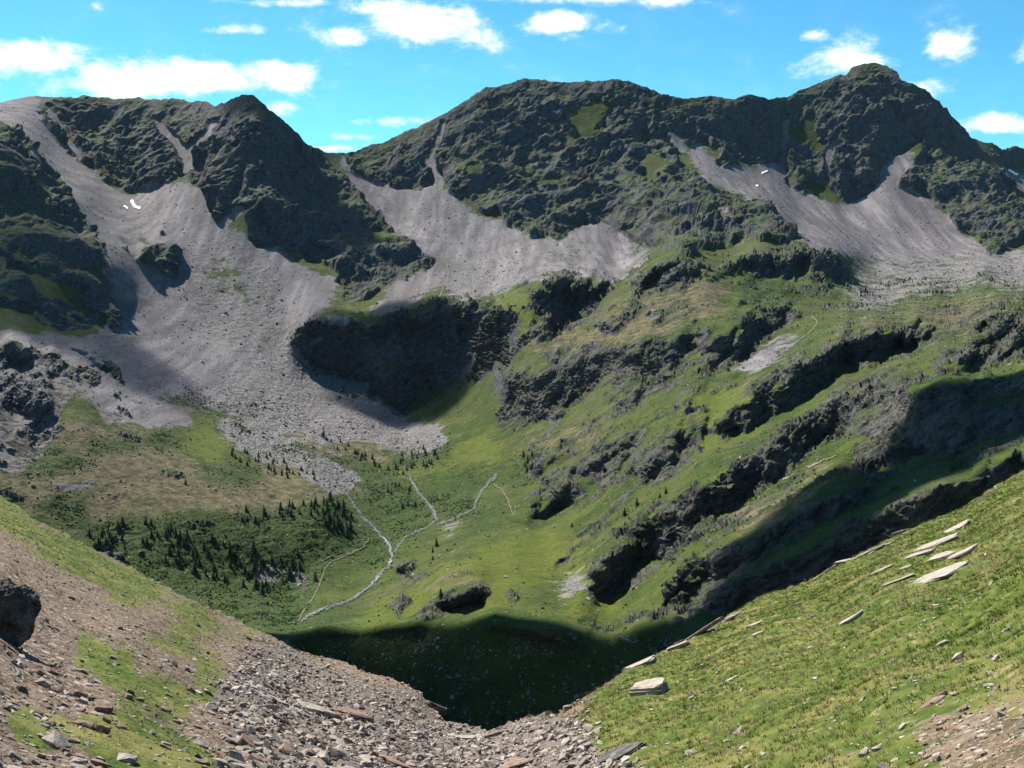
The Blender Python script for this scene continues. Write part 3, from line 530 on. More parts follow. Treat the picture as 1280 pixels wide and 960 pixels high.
    rk = t.mix(t.math('MULTIPLY', t.sstep(n2, .54, .76), .55), rk, (.22, .205, .195))
    rk = t.mix(t.math('MULTIPLY', t.sstep(n30, .52, .64), .7), rk, (.014, .017, .022))
    olive = t.math('MULTIPLY', t.math('MULTIPLY', t.sstep(t.math('ADD', t.math('MULTIPLY', n90, .6), t.math('MULTIPLY', n8, .5)), .525, .60), t.sstep(nz.outputs[2], .28, .5)), t.math('MULTIPLY_ADD', C.outputs['Alpha'], -.26, .44))
    rk = t.mix(olive, rk, t.mix(t.sstep(n2, .4, .65), (.036, .044, .018), (.088, .084, .044)))
    ledge = t.sstep(t.math('ADD', nz.outputs[2], t.math('MULTIPLY', t.math('SUBTRACT', n8, .5), .55)), .60, .80)
    lg = t.mix(t.sstep(n30, .4, .65), (.062, .066, .024), (.036, .058, .014))
    rk = t.mix(t.math('MULTIPLY', t.math('MULTIPLY', ledge, .8), t.sstep(n30, .34, .56)), rk, lg)
    rk_f = t.sstep(t.math('ADD', a[0], t.math('MULTIPLY', t.math('SUBTRACT', n8, .5), .8)), .4, .6)
    base = t.mix(rk_f, base, rk)
    pale = t.mix(t.sstep(t.math('ADD', t.math('MULTIPLY', n8, .6), t.math('MULTIPLY', n30, .4)), .50, .58), t.mix(n2, (.085, .075, .077), (.145, .130, .130)), t.mix(n2, (.018, .022, .022), (.050, .058, .034)))
    pl_f = t.sstep(t.math('ADD', B.outputs['Alpha'], t.math('MULTIPLY', t.math('SUBTRACT', n8, .5), 1.2)), .45, .65)
    base = t.mix(pl_f, base, pale)
    # bare rock wherever the hillside is too steep for turf
    st = t.sstep(t.math('ADD', nz.outputs[2], t.math('MULTIPLY', t.math('SUBTRACT', n8, .5), .3)), .60, .50)
    st = t.math('MULTIPLY', st, t.math('SUBTRACT', 1.0, t.math('MULTIPLY', cc[2], .85)))
    base = t.mix(t.math('MULTIPLY', st, t.math('SUBTRACT', 1.0, scr_f)), base, rk)
    t.link(base, b.inputs['Base Color'])
    hgt = t.math('ADD', t.math('MULTIPLY', n2, .5), t.math('MULTIPLY', lay, 1.0))
    bump(t, b, hgt, 0.8, 1.6)
    return m


def near_material():
    m, t, b = new_mat('near_ground')
    pos = t.n('ShaderNodeNewGeometry'); p = pos.outputs['Position']
    C = t.attr('coverC'); c = t.sep(C.outputs['Color'])
    n3 = t.noise(p, 1 / 3.0, 5, .6); n1 = t.noise(p, 1.6, 5, .65); nf = t.noise(p, 9, 4, .7); n9 = t.noise(p, 1 / 9, 4, .55)
    gr = t.mix(t.sstep(n1, .35, .68), (.034, .062, .008), (.092, .112, .019))
    gr = t.mix(t.sstep(n3, .45, .68), gr, (.140, .130, .040))
    gr = t.mix(t.math('MULTIPLY', t.sstep(n1, .60, .70), .8), gr, (.26, .20, .13))
    gr = t.mix(t.math('MULTIPLY', t.sstep(nf, .5, .75), .45), gr, (.14, .13, .055))
    soil = t.mix(t.sstep(n1, .35, .7), (.066, .044, .028), (.178, .126, .084))
    soil = t.mix(t.sstep(nf, .5, .7), soil, (.24, .20, .165))
    vo = t.voro(p, 4.5); vc = t.sep(t.voro(p, 4.5, out='Color'))
    pebble = t.math('MULTIPLY', t.math('LESS_THAN', vo, .34), t.math('GREATER_THAN', vc[0], .45))
    vo3 = t.voro(p, 1.9); vc3 = t.sep(t.voro(p, 1.9, out='Color')); peb3 = t.math('MULTIPLY', t.math('LESS_THAN', vo3, .30), t.math('GREATER_THAN', vc3[0], .6))
    soil = t.mix(peb3, soil, t.mix(vc3[1], (.10, .085, .075), (.30, .26, .22)))
    soil = t.mix(pebble, soil, t.mix(vc[1], (.13, .11, .095), (.34, .29, .25)))
    gf = t.math('ADD', c[0], t.math('MULTIPLY', t.math('SUBTRACT', n3, .5), 1.0))
    gf = t.sstep(t.math('ADD', gf, t.math('MULTIPLY', t.math('SUBTRACT', n1, .5), .7)), .42, .62)
    base = t.mix(gf, soil, gr)
    sf = t.sstep(t.math('ADD', c[1], t.math('MULTIPLY', t.math('SUBTRACT', n1, .5), .8)), .4, .6)
    base = t.mix(sf, base, t.mix(n1, (.06, .050, .042), (.19, .158, .134)))
    so = t.sstep(t.math('ADD', c[2], t.math('MULTIPLY', t.math('SUBTRACT', n1, .5), .9)), .5, .7)
    base = t.mix(so, base, soil)
    t.link(base, b.inputs['Base Color'])
    bump(t, b, t.math('ADD', t.math('MULTIPLY', n1, .8), t.math('MULTIPLY', nf, .25)), .8, .25)
    return m


M_far = far_material(); M_near = near_material()
fr = np.zeros((NR - 1, NU - 1), bool)
vf = (VR[:-1, :-1] + VR[1:, 1:]) / 2; uf = (UR[:-1, :-1] + UR[1:, 1:]) / 2
rowi = np.arange(NR - 1)[:, None]
near_f = np.broadcast_to(rowi < h1 - 1, fr.shape)
foot = np.interp(uf, [-200, 0, 128, 200, 300, 430, 545, 600, 700, 800, 900, 1000, 1100, 1280, 1450], [300, 300, 330, 300, 320, 385, 345, 370, 340, 345, 315, 305, 328, 328, 328])
mt = (~near_f) & (vf < foot)
left_f = mt & (uf < np.interp(vf, [100, 192, 300, 380], [410, 412, 500, 545])); right_f = mt & (uf > np.interp(vf, [100, 120, 210, 260, 305], [960, 985, 960, 985, 1000]))
grid_mesh('ground', M_near, near_f)
grid_mesh('valley', M_far, (~near_f) & ~mt)
grid_mesh('mountain', M_far, left_f)
grid_mesh('mountain', M_far, mt & ~left_f & ~right_f)
grid_mesh('mountain', M_far, right_f)

# ------------------------------------------------------------------ unseen volumes added overhead to shade the slopes, and the air
def shade_cloud(cx, cy, cz, h, la, lb, turn, seed, density, lump=.35):
    """flat-based cloud standing on the sun's line above the ground point (cx, cy, cz)"""
    c = Vector((cx, cy, cz)) + sdir * (h / sdir.z)
    bm = bmesh.new(); bmesh.ops.create_icosphere(bm, subdivisions=5, radius=1)
    V = np.array([v.co[:] for v in bm.verts]); V = V * (1 + lump * fbm(V * 1.6 + seed * 9, 4, gain=.55)[:, None])
    ca, sa = math.cos(turn), math.sin(turn); x = V[:, 0] * la; y = V[:, 1] * lb; z = np.where(V[:, 2] > 0, V[:, 2], V[:, 2] * .35) * min(la, lb) * .6
    for v, a, b, d in zip(bm.verts, x * ca - y * sa, x * sa + y * ca, z): v.co = (a, b, d)
    me = bpy.data.meshes.new('shade_cloud'); bm.to_mesh(me); bm.free()
    m = bpy.data.materials.new('shade_cloud'); m.use_nodes = True; m.node_tree.nodes.clear(); t = NT(m.node_tree)
    vo = t.n('ShaderNodeVolumePrincipled'); vo.inputs['Density'].default_value = density; vo.inputs['Color'].default_value = (1, 1, 1, 1); vo.inputs['Anisotropy'].default_value = .3
    o_ = t.n('ShaderNodeOutputMaterial'); t.link(vo.outputs[0], o_.inputs['Volume']); me.materials.append(m)
    o = bpy.data.objects.new('shade_cloud', me); COL.objects.link(o); o.location = c; o['kind'] = 'structure'
shade_cloud(225, 598, -112, 950, 215, 58, math.radians(15), 1, .10)
shade_cloud(-56, 514, -215, 1000, 300, 78, math.radians(-20), 5, .22, .08)  # added with its edge along the lip, to keep the bank dark
shade_cloud(-375, 2000, 40, 1500, 150, 75, math.radians(-50), 2, .04)
shade_cloud(-168, 1495, -185, 1400, 140, 72, math.radians(-8), 4, .04)
shade_cloud(-640, 1330, -60, 1300, 190, 110, math.radians(40), 3, .013)

HAZE = 0.000006
bm = bmesh.new(); bmesh.ops.create_cube(bm, size=1); me = bpy.data.meshes.new('haze'); bm.to_mesh(me); bm.free()
hz = bpy.data.objects.new('haze', me); COL.objects.link(hz); zb = float(P2[..., 2].min()) - 1.5; zt = float(P2[..., 2].max()) + 40
hz.scale = (9000, 5200, zt - zb); hz.location = (0, 2300, (zt + zb) / 2); hz['kind'] = 'stuff'
m = bpy.data.materials.new('air'); m.use_nodes = True; m.node_tree.nodes.clear(); t = NT(m.node_tree)
vo = t.n('ShaderNodeVolumePrincipled'); vo.inputs['Density'].default_value = HAZE; vo.inputs['Color'].default_value = (.50, .68, 1.0, 1); vo.inputs['Anisotropy'].default_value = .1
o_ = t.n('ShaderNodeOutputMaterial'); t.link(vo.outputs[0], o_.inputs['Volume']); me.materials.append(m)

#DETAIL
# ------------------------------------------------------------------ where things stand
def grid_at(u, v, near):
    """fractional (row, col) of the terrain where the sight line (u, v) meets it"""
    u = np.asarray(u, float); v = np.asarray(v, float)
    col = np.clip(np.interp(u, uc, np.arange(NU)), 0, NU - 1.01)
    a = np.interp(u, uc, vn if near else vs); b = np.interp(u, uc, vb)
    if near: row = np.clip((v - 1078) / (a - 1078), 0, 1) ** (1 / .9) * (NN - 1)
    else: row = h1 + np.clip((v - b) / (a - b), 0, 1) * (NF - 1)
    return row, col


Nup = N2 * np.sign(N2[..., 2:3])
def surf(row, col):
    p = np.stack([bil(P2[..., k], col, row) for k in range(3)], -1); n = np.stack([bil(Nup[..., k], col, row) for k in range(3)], -1)
    return p, n / np.linalg.norm(n, axis=-1, keepdims=True)


def at(u, v, near=False):
    p, n = surf(*grid_at([u], [v], near)); return Vector(p[0]), Vector(n[0])


def basic(name, c1, c2, scale, rough=.95, bump_s=.6, bump_d=.05, c3=None):
    m, t, b = new_mat(name); p = t.n('ShaderNodeTexCoord').outputs['Object']; oi = t.n('ShaderNodeObjectInfo').outputs['Random']
    off = t.vmath('ADD', p, None); t.link(t.vmath('SCALE', t.n('ShaderNodeCombineXYZ').outputs[0]), off.node.inputs[1])
    cx = t.n('ShaderNodeCombineXYZ'); t.link(t.math('MULTIPLY', oi, 37.0), cx.inputs[0]); t.link(cx.outputs[0], off.node.inputs[1])
    n = t.noise(off, scale, 6, .65); n2 = t.noise(off, scale * 6, 4, .7)
    c = t.mix(t.sstep(n, .32, .68), c1, c2)
    if c3: c = t.mix(t.sstep(t.noise(off, scale * 2.3, 4, .6), .55, .7), c, c3)
    c = t.mix(t.math('MULTIPLY', t.sstep(n2, .5, .8), .35), c, tuple(min(1, x * 1.6) for x in c2))
    t.link(c, b.inputs['Base Color']); b.inputs['Roughness'].default_value = rough
    bump(t, b, t.math('ADD', n, t.math('MULTIPLY', n2, .4)), bump_s, bump_d); return m


def tinted(name, ramp, rough=.95, noise_scale=None):
    """material whose colour runs along ramp by the per-piece attribute 'tint'"""
    m, t, b = new_mat(name); a = t.sep(t.attr('tint').outputs['Color'])[0]
    r = t.n('ShaderNodeValToRGB'); t.link(a, r.inputs[0]); e = r.color_ramp.elements
    while len(e) < len(ramp): e.new(.5)
    for k, c in enumerate(ramp): e[k].position = k / (len(ramp) - 1); e[k].color = (*c, 1)
    c = r.outputs[0]
    if noise_scale:
        n = t.noise(t.n('ShaderNodeNewGeometry').outputs['Position'], noise_scale, 5, .7)
        c = t.mix(t.sstep(n, .3, .7), t.mix(.45, c, (.03, .028, .025)), c)
        bump(t, b, n, .5, .05)
    t.link(c, b.inputs['Base Color']); b.inputs['Roughness'].default_value = rough; return m


def tri_mesh(name, V, Fc, mat, tint=None, smooth=False, kind=None):
    me = bpy.data.meshes.new(name); me.vertices.add(len(V)); me.vertices.foreach_set('co', np.asarray(V, np.float32).ravel())
    Fc = np.asarray(Fc, np.int32); me.loops.add(Fc.size); me.loops.foreach_set('vertex_index', Fc.ravel())
    me.polygons.add(len(Fc)); me.polygons.foreach_set('loop_start', np.arange(0, Fc.size, Fc.shape[1], dtype=np.int32)); me.update(calc_edges=True)
    me.polygons.foreach_set('use_smooth', np.full(len(Fc), smooth))
    if tint is not None: setcol(me, 'tint', [tint, tint, tint])
    me.materials.append(mat); o = bpy.data.objects.new(name, me); COL.objects.link(o)
    if kind: o['kind'] = kind
    return o


def tag(o, label, cat, group=None):
    o['label'] = label; o['category'] = cat; o['kind'] = 'thing'
    if group: o['group'] = group
    return o


def hull_stone(rng, flat_z=.5, n=16, box=True):
    """angular stone: hull of points scattered near a block's surface; unit size, base slightly below zero"""
    p = rng.uniform(-1, 1, (n, 3)); m = np.abs(p).max(1, keepdims=True) if box else np.linalg.norm(p, axis=1, keepdims=True)
    p = p / m * rng.uniform(.72, 1.0, (n, 1)); p *= np.array([.5, .5 * rng.uniform(.55, .95), .5 * flat_z * rng.uniform(.6, 1.2)])
    bm = bmesh.new(); [bm.verts.new(q) for q in p]
    r = bmesh.ops.convex_hull(bm, input=bm.verts)
    bmesh.ops.delete(bm, geom=[g for g in r['geom_interior'] if isinstance(g, bmesh.types.BMVert)], context='VERTS')
    bmesh.ops.triangulate(bm, faces=bm.faces); bm.verts.index_update()
    V = np.array([v.co[:] for v in bm.verts]); Fc = np.array([[v.index for v in f.verts] for f in bm.faces]); bm.free(); return V, Fc


STONES = [hull_stone(RNG, fz_) for fz_ in np.linspace(.28, .75, 12)]


def frames(n, ang):
    """rotation matrices with z along n, turned by ang"""
    n = n / np.linalg.norm(n, axis=1, keepdims=True); x = np.cross(np.array([0, 1.0, 0]), n); x /= np.linalg.norm(x, axis=1, keepdims=True); y = np.cross(n, x)
    c, s_ = np.cos(ang)[:, None], np.sin(ang)[:, None]
    return np.stack([x * c + y * s_, -x * s_ + y * c, n], 2)


def scatter(name, pos, nrm, size, mat, tint, sink=.15, tilt=.25, protos=STONES):
    Vs, Fs, Ts = [], [], []; base = 0
    nrm = nrm + RNG.normal(0, tilt, nrm.shape); R = frames(nrm, RNG.uniform(0, 6.28, len(pos)))
    which = RNG.integers(0, len(protos), len(pos))
    for k, (V, Fc) in enumerate(protos):
        i = np.where(which == k)[0]
        if not len(i): continue
        W_ = np.einsum('nij,vj->nvi', R[i], V) * size[i][:, None, None] + (pos[i] + nrm[i] * (size[i] * (V[:, 2].max() * 1.0 - sink))[:, None] * .6)[:, None]
        Vs.append(W_.reshape(-1, 3)); Fs.append((Fc[None] + (base + np.arange(len(i)) * len(V))[:, None, None]).reshape(-1, 3)); Ts.append(np.repeat(tint[i], len(V))); base += len(i) * len(V)
    return tri_mesh(name, np.concatenate(Vs), np.concatenate(Fs), mat, np.concatenate(Ts), kind='stuff')


# chance of picking a grid cell of the near ground, by its area and cover
def cells(r0, r1):
    p = P2[r0:r1]; a = np.linalg.norm(np.cross(p[1:, :-1] - p[:-1, :-1], p[:-1, 1:] - p[:-1, :-1]), axis=2)
    return a


def pick(n, r0, r1, weight):
    wt = (cells(r0, r1) * weight[r0:r1 - 1, :-1] * ((uc > -260) & (uc < 1600))[None, :-1]).ravel(); c = np.cumsum(wt); k = np.searchsorted(c, RNG.uniform(0, c[-1], n)); k = np.minimum(k, len(wt) - 1)
    row = k // (NU - 1) + RNG.uniform(0, 1, n) + r0; col = k % (NU - 1) + RNG.uniform(0, 1, n)
    return row, col


R0 = int(np.searchsorted(wv, (1078 - 1010) / (1078 - 700)) * .9); R1 = h0 + 3
Dg = P2[..., 1]
ns, ngr, nso = gm['nstone'], gm['ngreen'], gm['nsoil']
nzm = fbm(flat(P2)[:h1 * NU] / 4.0, 4, gain=.6).reshape(h1, NU)
nzm = np.concatenate([nzm, np.zeros((NR - h1, NU))])
green = sstep(ngr + 1.1 * nzm, .4, .65)
leftside = sstep(-UR, -700, -640)
fade = 1 / np.clip(Dg, 8, 200)

M_stone = tinted('scree_stone', [(.06, .048, .042), (.16, .13, .112), (.28, .235, .205), (.42, .365, .325), (.20, .13, .105)], noise_scale=7)
M_paleston = tinted('pale_stone', [(.16, .145, .125), (.30, .275, .24), (.46, .42, .37)], noise_scale=6)

# loose stones of the gully and the left-hand slope
def stones(n, weight, smin, smax, power, name, mat, tlo, thi):
    row, col = pick(n, R0, R1, weight); p, nn_ = surf(row, col)
    u_ = RNG.uniform(0, 1, n); size = smin * (1 - u_ * (1 - (smin / smax) ** power)) ** (-1 / power)
    tint = RNG.uniform(tlo, thi, n); return p, nn_, size, tint


rock_pool = []
for (n, wgt, smin, smax, pw, nm, mt_, t0_, t1_, zone) in [
        (26000, ns * fade, .14, .75, 2.2, 'gully_scree', M_stone, .15, .95, 'gully'),
        (34000, leftside * (1 - ns) * (1 - .80 * green) * fade ** 1.5, .055, .55, 2.0, 'slope_scree', M_stone, .1, 1.0, 'left'),
        (3000, leftside * green * fade, .08, .7, 1.6, 'turf_stones', M_stone, .3, .8, 'left'),
        (6500, (1 - leftside) * (1 - ns) * fade * (.3 + sstep(nzm, .0, .3)), .06, .55, 2.1, 'meadow_stones', M_paleston, .1, 1., 'right'),
        (1500, nso * fade, .04, .26, 2.2, 'soil_stones', M_stone, .2, 1., 'right')]:
    p, nn_, size, tint = stones(n, wgt, smin, smax, pw, nm, mt_, t0_, t1_)
    app = size / p[:, 1]; vis = np.abs(p[:, 0] / p[:, 1]) < .5
    quota = dict(gully_scree=95, slope_scree=80, turf_stones=25, meadow_stones=55, soil_stones=15)[nm]
    big_i = np.argsort(-app * vis)[:quota]; keep = np.ones(n, bool); keep[big_i] = False
    rock_pool += [(zone if nm != 'soil_stones' else 'soil', p[k], nn_[k], size[k], tint[k], mt_) for k in big_i]
    scatter(nm, p[keep], nn_[keep], size[keep], mt_, tint[keep], tilt=.35 if 'gully' in nm else .2)

M_rock = [basic('grey_stone', (.13, .112, .098), (.30, .26, .228), 2.2, c3=(.055, .05, .045)), basic('brown_stone', (.11, .075, .058), (.25, .175, .14), 2.5, c3=(.06, .045, .038)), basic('buff_stone', (.20, .175, .145), (.33, .29, .245), 2.0, c3=(.12, .105, .085)), basic('dark_stone', (.030, .029, .028), (.12, .11, .10), 1.6, c3=(.14, .13, .12))]
rock_me = {}
def rock_mesh(mi, k):
    if (mi, k) not in rock_me:
        V, Fc = hull_stone(RNG, [.45, .6, .35, .75, .3][k], 26); me = bpy.data.meshes.new('rock'); me.from_pydata(V.tolist(), [], Fc.tolist())
        me.materials.append(M_rock[mi]); rock_me[(mi, k)] = me
    return rock_me[(mi, k)]


ZL = dict(gully=('angular grey or rusty stone in the rubble filling the gully', 'stones of the gully rubble'), left=('loose stone on the brown scree slope below the dark outcrop', 'stones on the brown left slope'), right=('pale flat stone bedded in the bright grass slope', 'pale stones in the right grass slope'), soil=('brown stone on the bare soil at the foot of the grass slope', 'stones on the bare soil'))
for (zone, p, n, size, tint, mt_) in rock_pool:
    mi = {'gully': random.choice([0, 0, 1, 2]), 'left': random.choice([0, 1, 1]), 'right': 2, 'soil': 1}[zone]
    o = bpy.data.objects.new('rock', rock_mesh(mi, random.randrange(5))); COL.objects.link(o)
    nv = (Vector(n) + Vector(RNG.normal(0, .15, 3))).normalized()
    M = nv.to_track_quat('Z', 'Y').to_matrix().to_4x4() @ Matrix.Rotation(random.uniform(0, 6.28), 4, 'Z')
    o.matrix_world = Matrix.Translation(Vector(p) + nv * size * .06) @ M @ Matrix.Scale(size, 4)
    tag(o, *[ZL[zone][0], 'stone', ZL[zone][1]])


# ------------------------------------------------------------------ the slabs and boulders one can tell apart
SLAB_AT = []; SLAB_AX = {}
def slab(u, v, length, width, ang, thick, mi, label, cat='rock slab', lift=.05, seed=0, name='stone_slab', tip=0.0):
    """flat broken slab: uneven outline, chipped rim, layered edge; length/width/angle as surveyed in the view"""
    rng = np.random.default_rng(100 + seed)
    p, n = at(u, v, True); D = p.y; n = sum((at(u + a_, v + b_, True)[1] for a_ in (-24, 0, 24) for b_ in (0, 6, 12)), Vector()).normalized(); n = sum((at(u + a_, v + b_, True)[1] for a_ in (-20, 0, 20) for b_ in (0, 6, 12)), Vector()).normalized(); ca_, sa_ = math.cos(math.radians(ang)), math.sin(math.radians(ang)); e0, e1 = at(u - length / 2 * ca_, v + length / 2 * sa_, True)[0], at(u + length / 2 * ca_, v - length / 2 * sa_, True)[0]
    Lm = min((e1 - e0).length, 1.9 * length / F * D); gz = abs((p.normalized()).dot(n)); Wd = min(width / F * D / max(gz, .12) * .5, .42 * Lm)
    SLAB_AT.append((np.array(p), Lm, Wd))
    c, s_ = math.cos(math.radians(ang)), math.sin(math.radians(ang))
    p1, _ = at(u + 6 * c, v - 6 * s_, True); ax_ = (p1 - p); ax_ = (ax_ - n * ax_.dot(n)).normalized(); ay = n.cross(ax_)
    k = 13; th = np.sort(rng.uniform(0, 6.28, k)); r = 1 / np.maximum(np.abs(np.cos(th)), np.abs(np.sin(th))) ** .75 * rng.uniform(.78, 1.0, k)
    ox = np.cos(th) * r * .5 * Lm; oy = np.sin(th) * r * .5 * Wd * 2.0; SLAB_AX[len(SLAB_AT) - 1] = (np.array(ax_), np.array(ay)); T = thick * min(Lm, Wd * 2) * .22
    bm = bmesh.new(); layers = []
    for (zz, sc_) in ((-.6, .97), (.1, 1.0), (.42, 1.03), (.47, .97), (.8, .99), (1.0, .90)):
        layers.append([bm.verts.new(ax_ * (x * sc_ * rng.uniform(.95, 1.05)) + ay * (y * sc_ * rng.uniform(.93, 1.07)) + n * (T * (zz + .18 * math.sin(x * 5 / Lm + seed) + tip * x / Lm + rng.uniform(-.05, .05)))) for x, y in zip(ox, oy)])
    for A_, B_ in zip(layers, layers[1:]):
        for i in range(k): bm.faces.new((A_[i], A_[(i + 1) % k], B_[(i + 1) % k], B_[i]))
    cen = bm.verts.new(n * T * (1.0 + rng.uniform(-.1, .15)) + ax_ * Lm * rng.uniform(-.1, .1))
    for i in range(k): bm.faces.new((layers[-1][i], layers[-1][(i + 1) % k], cen))
    bmesh.ops.recalc_face_normals(bm, faces=bm.faces)
    me = bpy.data.meshes.new(name); bm.to_mesh(me); bm.free(); me.materials.append(M_rock[mi])
    o = bpy.data.objects.new(name, me); COL.objects.link(o); o.location = p + n * T * lift; return tag(o, label, cat)


SL = [  # u, v, length px, width px, angle, thickness, stone, label
    (812, 866, 30, 10, 30, 1.1, 2, 'thick buff slab with a dark undercut end, largest loose block low on the grass slope'),
    (1180, 722, 95, 8, 36, .22, 2, 'long pale slab outcrop running up the grass slope, longest of the slabs'),
    (1208, 695, 40, 5, 44, .3, 2, 'narrow pale slab at the upper end of the longest slab outcrop'),
    (1170, 683, 62, 8, 38, .22, 2, 'broad white slab in the middle of the pale outcrop below the crest'),
    (1150, 697, 40, 5, 36, .25, 2, 'pale slab at the lower left of the white outcrop below the crest'),
    (1190, 664, 46, 6, 32, .22, 2, 'pale slab at the upper right of the white outcrop below the crest'),
    (1180, 694, 36, 5, 52, .25, 2, 'steeply tilted pale slab beside the white outcrop below the crest'),
    (1125, 664, 30, 5, 22, .3, 2, 'flat pale slab on the crest of the grass slope against the dark hillside'),
    (1088, 693, 40, 4, 28, .25, 2, 'narrow pale slab just below the crest, left of the white outcrop'),
    (1032, 714, 40, 4, 27, .25, 2, 'long thin pale slab lying along the crest line'),
    (1122, 726, 44, 3.5, 22, .25, 2, 'thin pale slab alone in the grass left of the longest slab'),
    (1066, 776, 34, 7, 26, .4, 2, 'tan slab with a blunt dark end in mid grass slope'),
    (910, 849, 26, 4.5, 24, .35, 2, 'light grey slab in the grass, right of the thick buff block'),
    (850, 808, 30, 5, 28, .3, 2, 'pale cracked slab at the crest above the thick buff block'),
    (800, 833, 40, 7, 33, .35, 2, 'stack of pale broken slabs on the crest edge above the gully'),
    (872, 790, 50, 6, 24, .25, 0, 'long grey slab just behind the crest edge in the shade'),
    (845, 802, 18, 5, 26, .35, 0, 'small grey block behind the crest beside the long grey slab'),
    (775, 940, 58, 7, 6, .5, 3, 'dark layered outcrop at the foot of the grass slope by the rubble'),
    (742, 919, 26, 6, 25, .4, 2, 'pale block on the edge where grass meets rubble'),
    (1165, 880, 40, 8, 18, .3, 1, 'brown earthy boulder near the lower right corner'),
    (336, 877, 30, 10, -18, .3, 0, 'flat grey slab in the stony slope at the lower left'),
    (62, 858, 18, 9, -10, .8, 1, 'rusty red boulder with a dark front on the left slope'),
    (8, 812, 26, 8, -25, .5, 1, 'reddish slab at the left edge below the dark outcrop'),
    (440, 900, 34, 9, -25, .6, 1, 'dark rusty boulder row stone in the middle of the rubble'),
    (395, 893, 40, 9, -28, .45, 0, 'grey ledge block in the rubble left of the dark rusty boulder'),
    (543, 886, 22, 9, -50, .8, 3, 'dark boulder at the lip where the rubble drops away'),
    (615, 922, 22, 9, 12, .7, 1, 'rusty red block at the upper end of the gully rubble'),
    (585, 925, 24, 8, 35, .5, 2, 'pale pointed slab beside the rusty red block'),
    (490, 955, 40, 8, -10, .5, 1, 'rusty slab at the bottom edge of the picture in the rubble'),
    (640, 962, 40, 10, 5, .5, 1, 'broad rusty slab at the bottom of the gully')]
for k, (u, v, ln, wd, an, tk, mi, lb) in enumerate(SL): slab(u, v, ln, wd, an, tk, mi, lb, seed=k, tip=.25 if k in (0, 11) else 0)

for k in range(15):
    u = random.uniform(840, 1275); v = float(np.interp(u, *np.array(NEAR_SKY).T)) + random.choice([3, 5, 9, 16, 26, 40]) * random.uniform(.8, 1.2)
    slab(u, v, random.uniform(9, 24), random.uniform(2.5, 5), random.uniform(20, 40), .3, 2, 'small pale slab half sunk in the turf just below the grassy crest', seed=200 + k)
    bpy.context.scene.collection.objects[-1]['group'] = 'small slabs below the crest'
# dark outcrop at the left edge
def outcrop(u, v, w_px, h_px, label):
    p, n = at(u, v, True); D = p.y; Wm = w_px / F * D; Hm = h_px / F * D
    bm = bmesh.new(); bmesh.ops.create_icosphere(bm, subdivisions=6, radius=1)
    V = np.array([x.co[:] for x in bm.verts]); B = np.sign(V) * np.abs(V) ** .6
    q_ = B * np.array([Wm * .5, Wm * .38, Hm * .5]); jt = np.stack([np.round(perlin(q_ * 2.2 + k * 31) * 3) / 3 for k in range(3)], 1)
    q_ = q_ * (1 + .20 * fbm(q_ * 1.7, 4, ridged=True, gain=.6)[:, None]) + jt * .16 + .05 * fbm(q_ * 7, 3)[:, None]
    for x, c in zip(bm.verts, q_): x.co = c
    me = bpy.data.meshes.new('rock_outcrop'); bm.to_mesh(me); bm.free(); me.materials.append(M_rock[3])
    o = bpy.data.objects.new('rock_outcrop', me); COL.objects.link(o); o.location = p + Vector((0, 0, Hm * .42)); o.rotation_euler = (0, .35, .3); return tag(o, label, 'rock outcrop')
outcrop(4, 796, 74, 76, 'dark craggy outcrop jutting from the brown slope at the left edge')

# ------------------------------------------------------------------ grass of the near slopes
M_grass = tinted('alpine_grass', [(.024, .048, .007), (.058, .084, .011), (.104, .120, .022), (.165, .152, .047), (.34, .27, .155)])
def grass(n, weight, hmin, hmax, blades):
    row, col = pick(n, R0, R1, weight); p, nn_ = surf(row, col)
    ok = np.ones(n, bool)
    for k, (c_, Ls, Ws) in enumerate(SLAB_AT):
        d_ = p - c_; e1 = d_ @ SLAB_AX[k][0] / (Ls * .55); e2 = d_ @ SLAB_AX[k][1] / (Ws * 1.1 + .1); ok &= (e1 * e1 + e2 * e2) > 1
    p, nn_ = p[ok], nn_[ok]; n = len(p); D = p[:, 1]
    hgt = RNG.uniform(hmin, hmax, n) * np.clip((D / 30) ** .45, .7, 1.9)
    patch = fbm(p / 2.2, 3, gain=.6) * 1.0 + fbm(p / 11 + 40, 3) * .8 + fbm(p / .55 + 80, 2) * 1.2
    t0_ = np.clip(.46 + patch * .85 + RNG.normal(0, .13, n), 0, 1)
    a = RNG.uniform(0, 6.28, (n, blades)); rad = hgt[:, None] * RNG.uniform(.05, .55, (n, blades)); lean = RNG.uniform(.4, 1.7, (n, blades))
    bx_, by_ = np.cos(a), np.sin(a); wd_ = hgt[:, None] * RNG.uniform(.07, .13, (n, blades))
    root = p[:, None] + np.stack([bx_ * rad, by_ * rad, -0.03 + 0 * rad - (nn_[:, None, 0] * bx_ + nn_[:, None, 1] * by_) * rad / np.maximum(nn_[:, None, 2], .3)], -1)
    hh = hgt[:, None] * RNG.uniform(.6, 1.1, (n, blades))
    down = nn_[:, None, :2] * 1.0
    tipv = root + np.stack([(bx_ * lean + down[..., 0]) * hh * .6, (by_ * lean + down[..., 1]) * hh * .6, hh * .8], -1)
    side = np.stack([-by_ * wd_, bx_ * wd_, 0 * wd_], -1)
    V = np.stack([root - side, root + side, tipv], 2).reshape(-1, 3)
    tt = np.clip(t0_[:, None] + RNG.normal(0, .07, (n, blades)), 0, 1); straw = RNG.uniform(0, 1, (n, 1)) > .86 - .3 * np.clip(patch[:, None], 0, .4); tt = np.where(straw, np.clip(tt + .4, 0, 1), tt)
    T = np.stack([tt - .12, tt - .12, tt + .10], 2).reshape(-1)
    return V, T
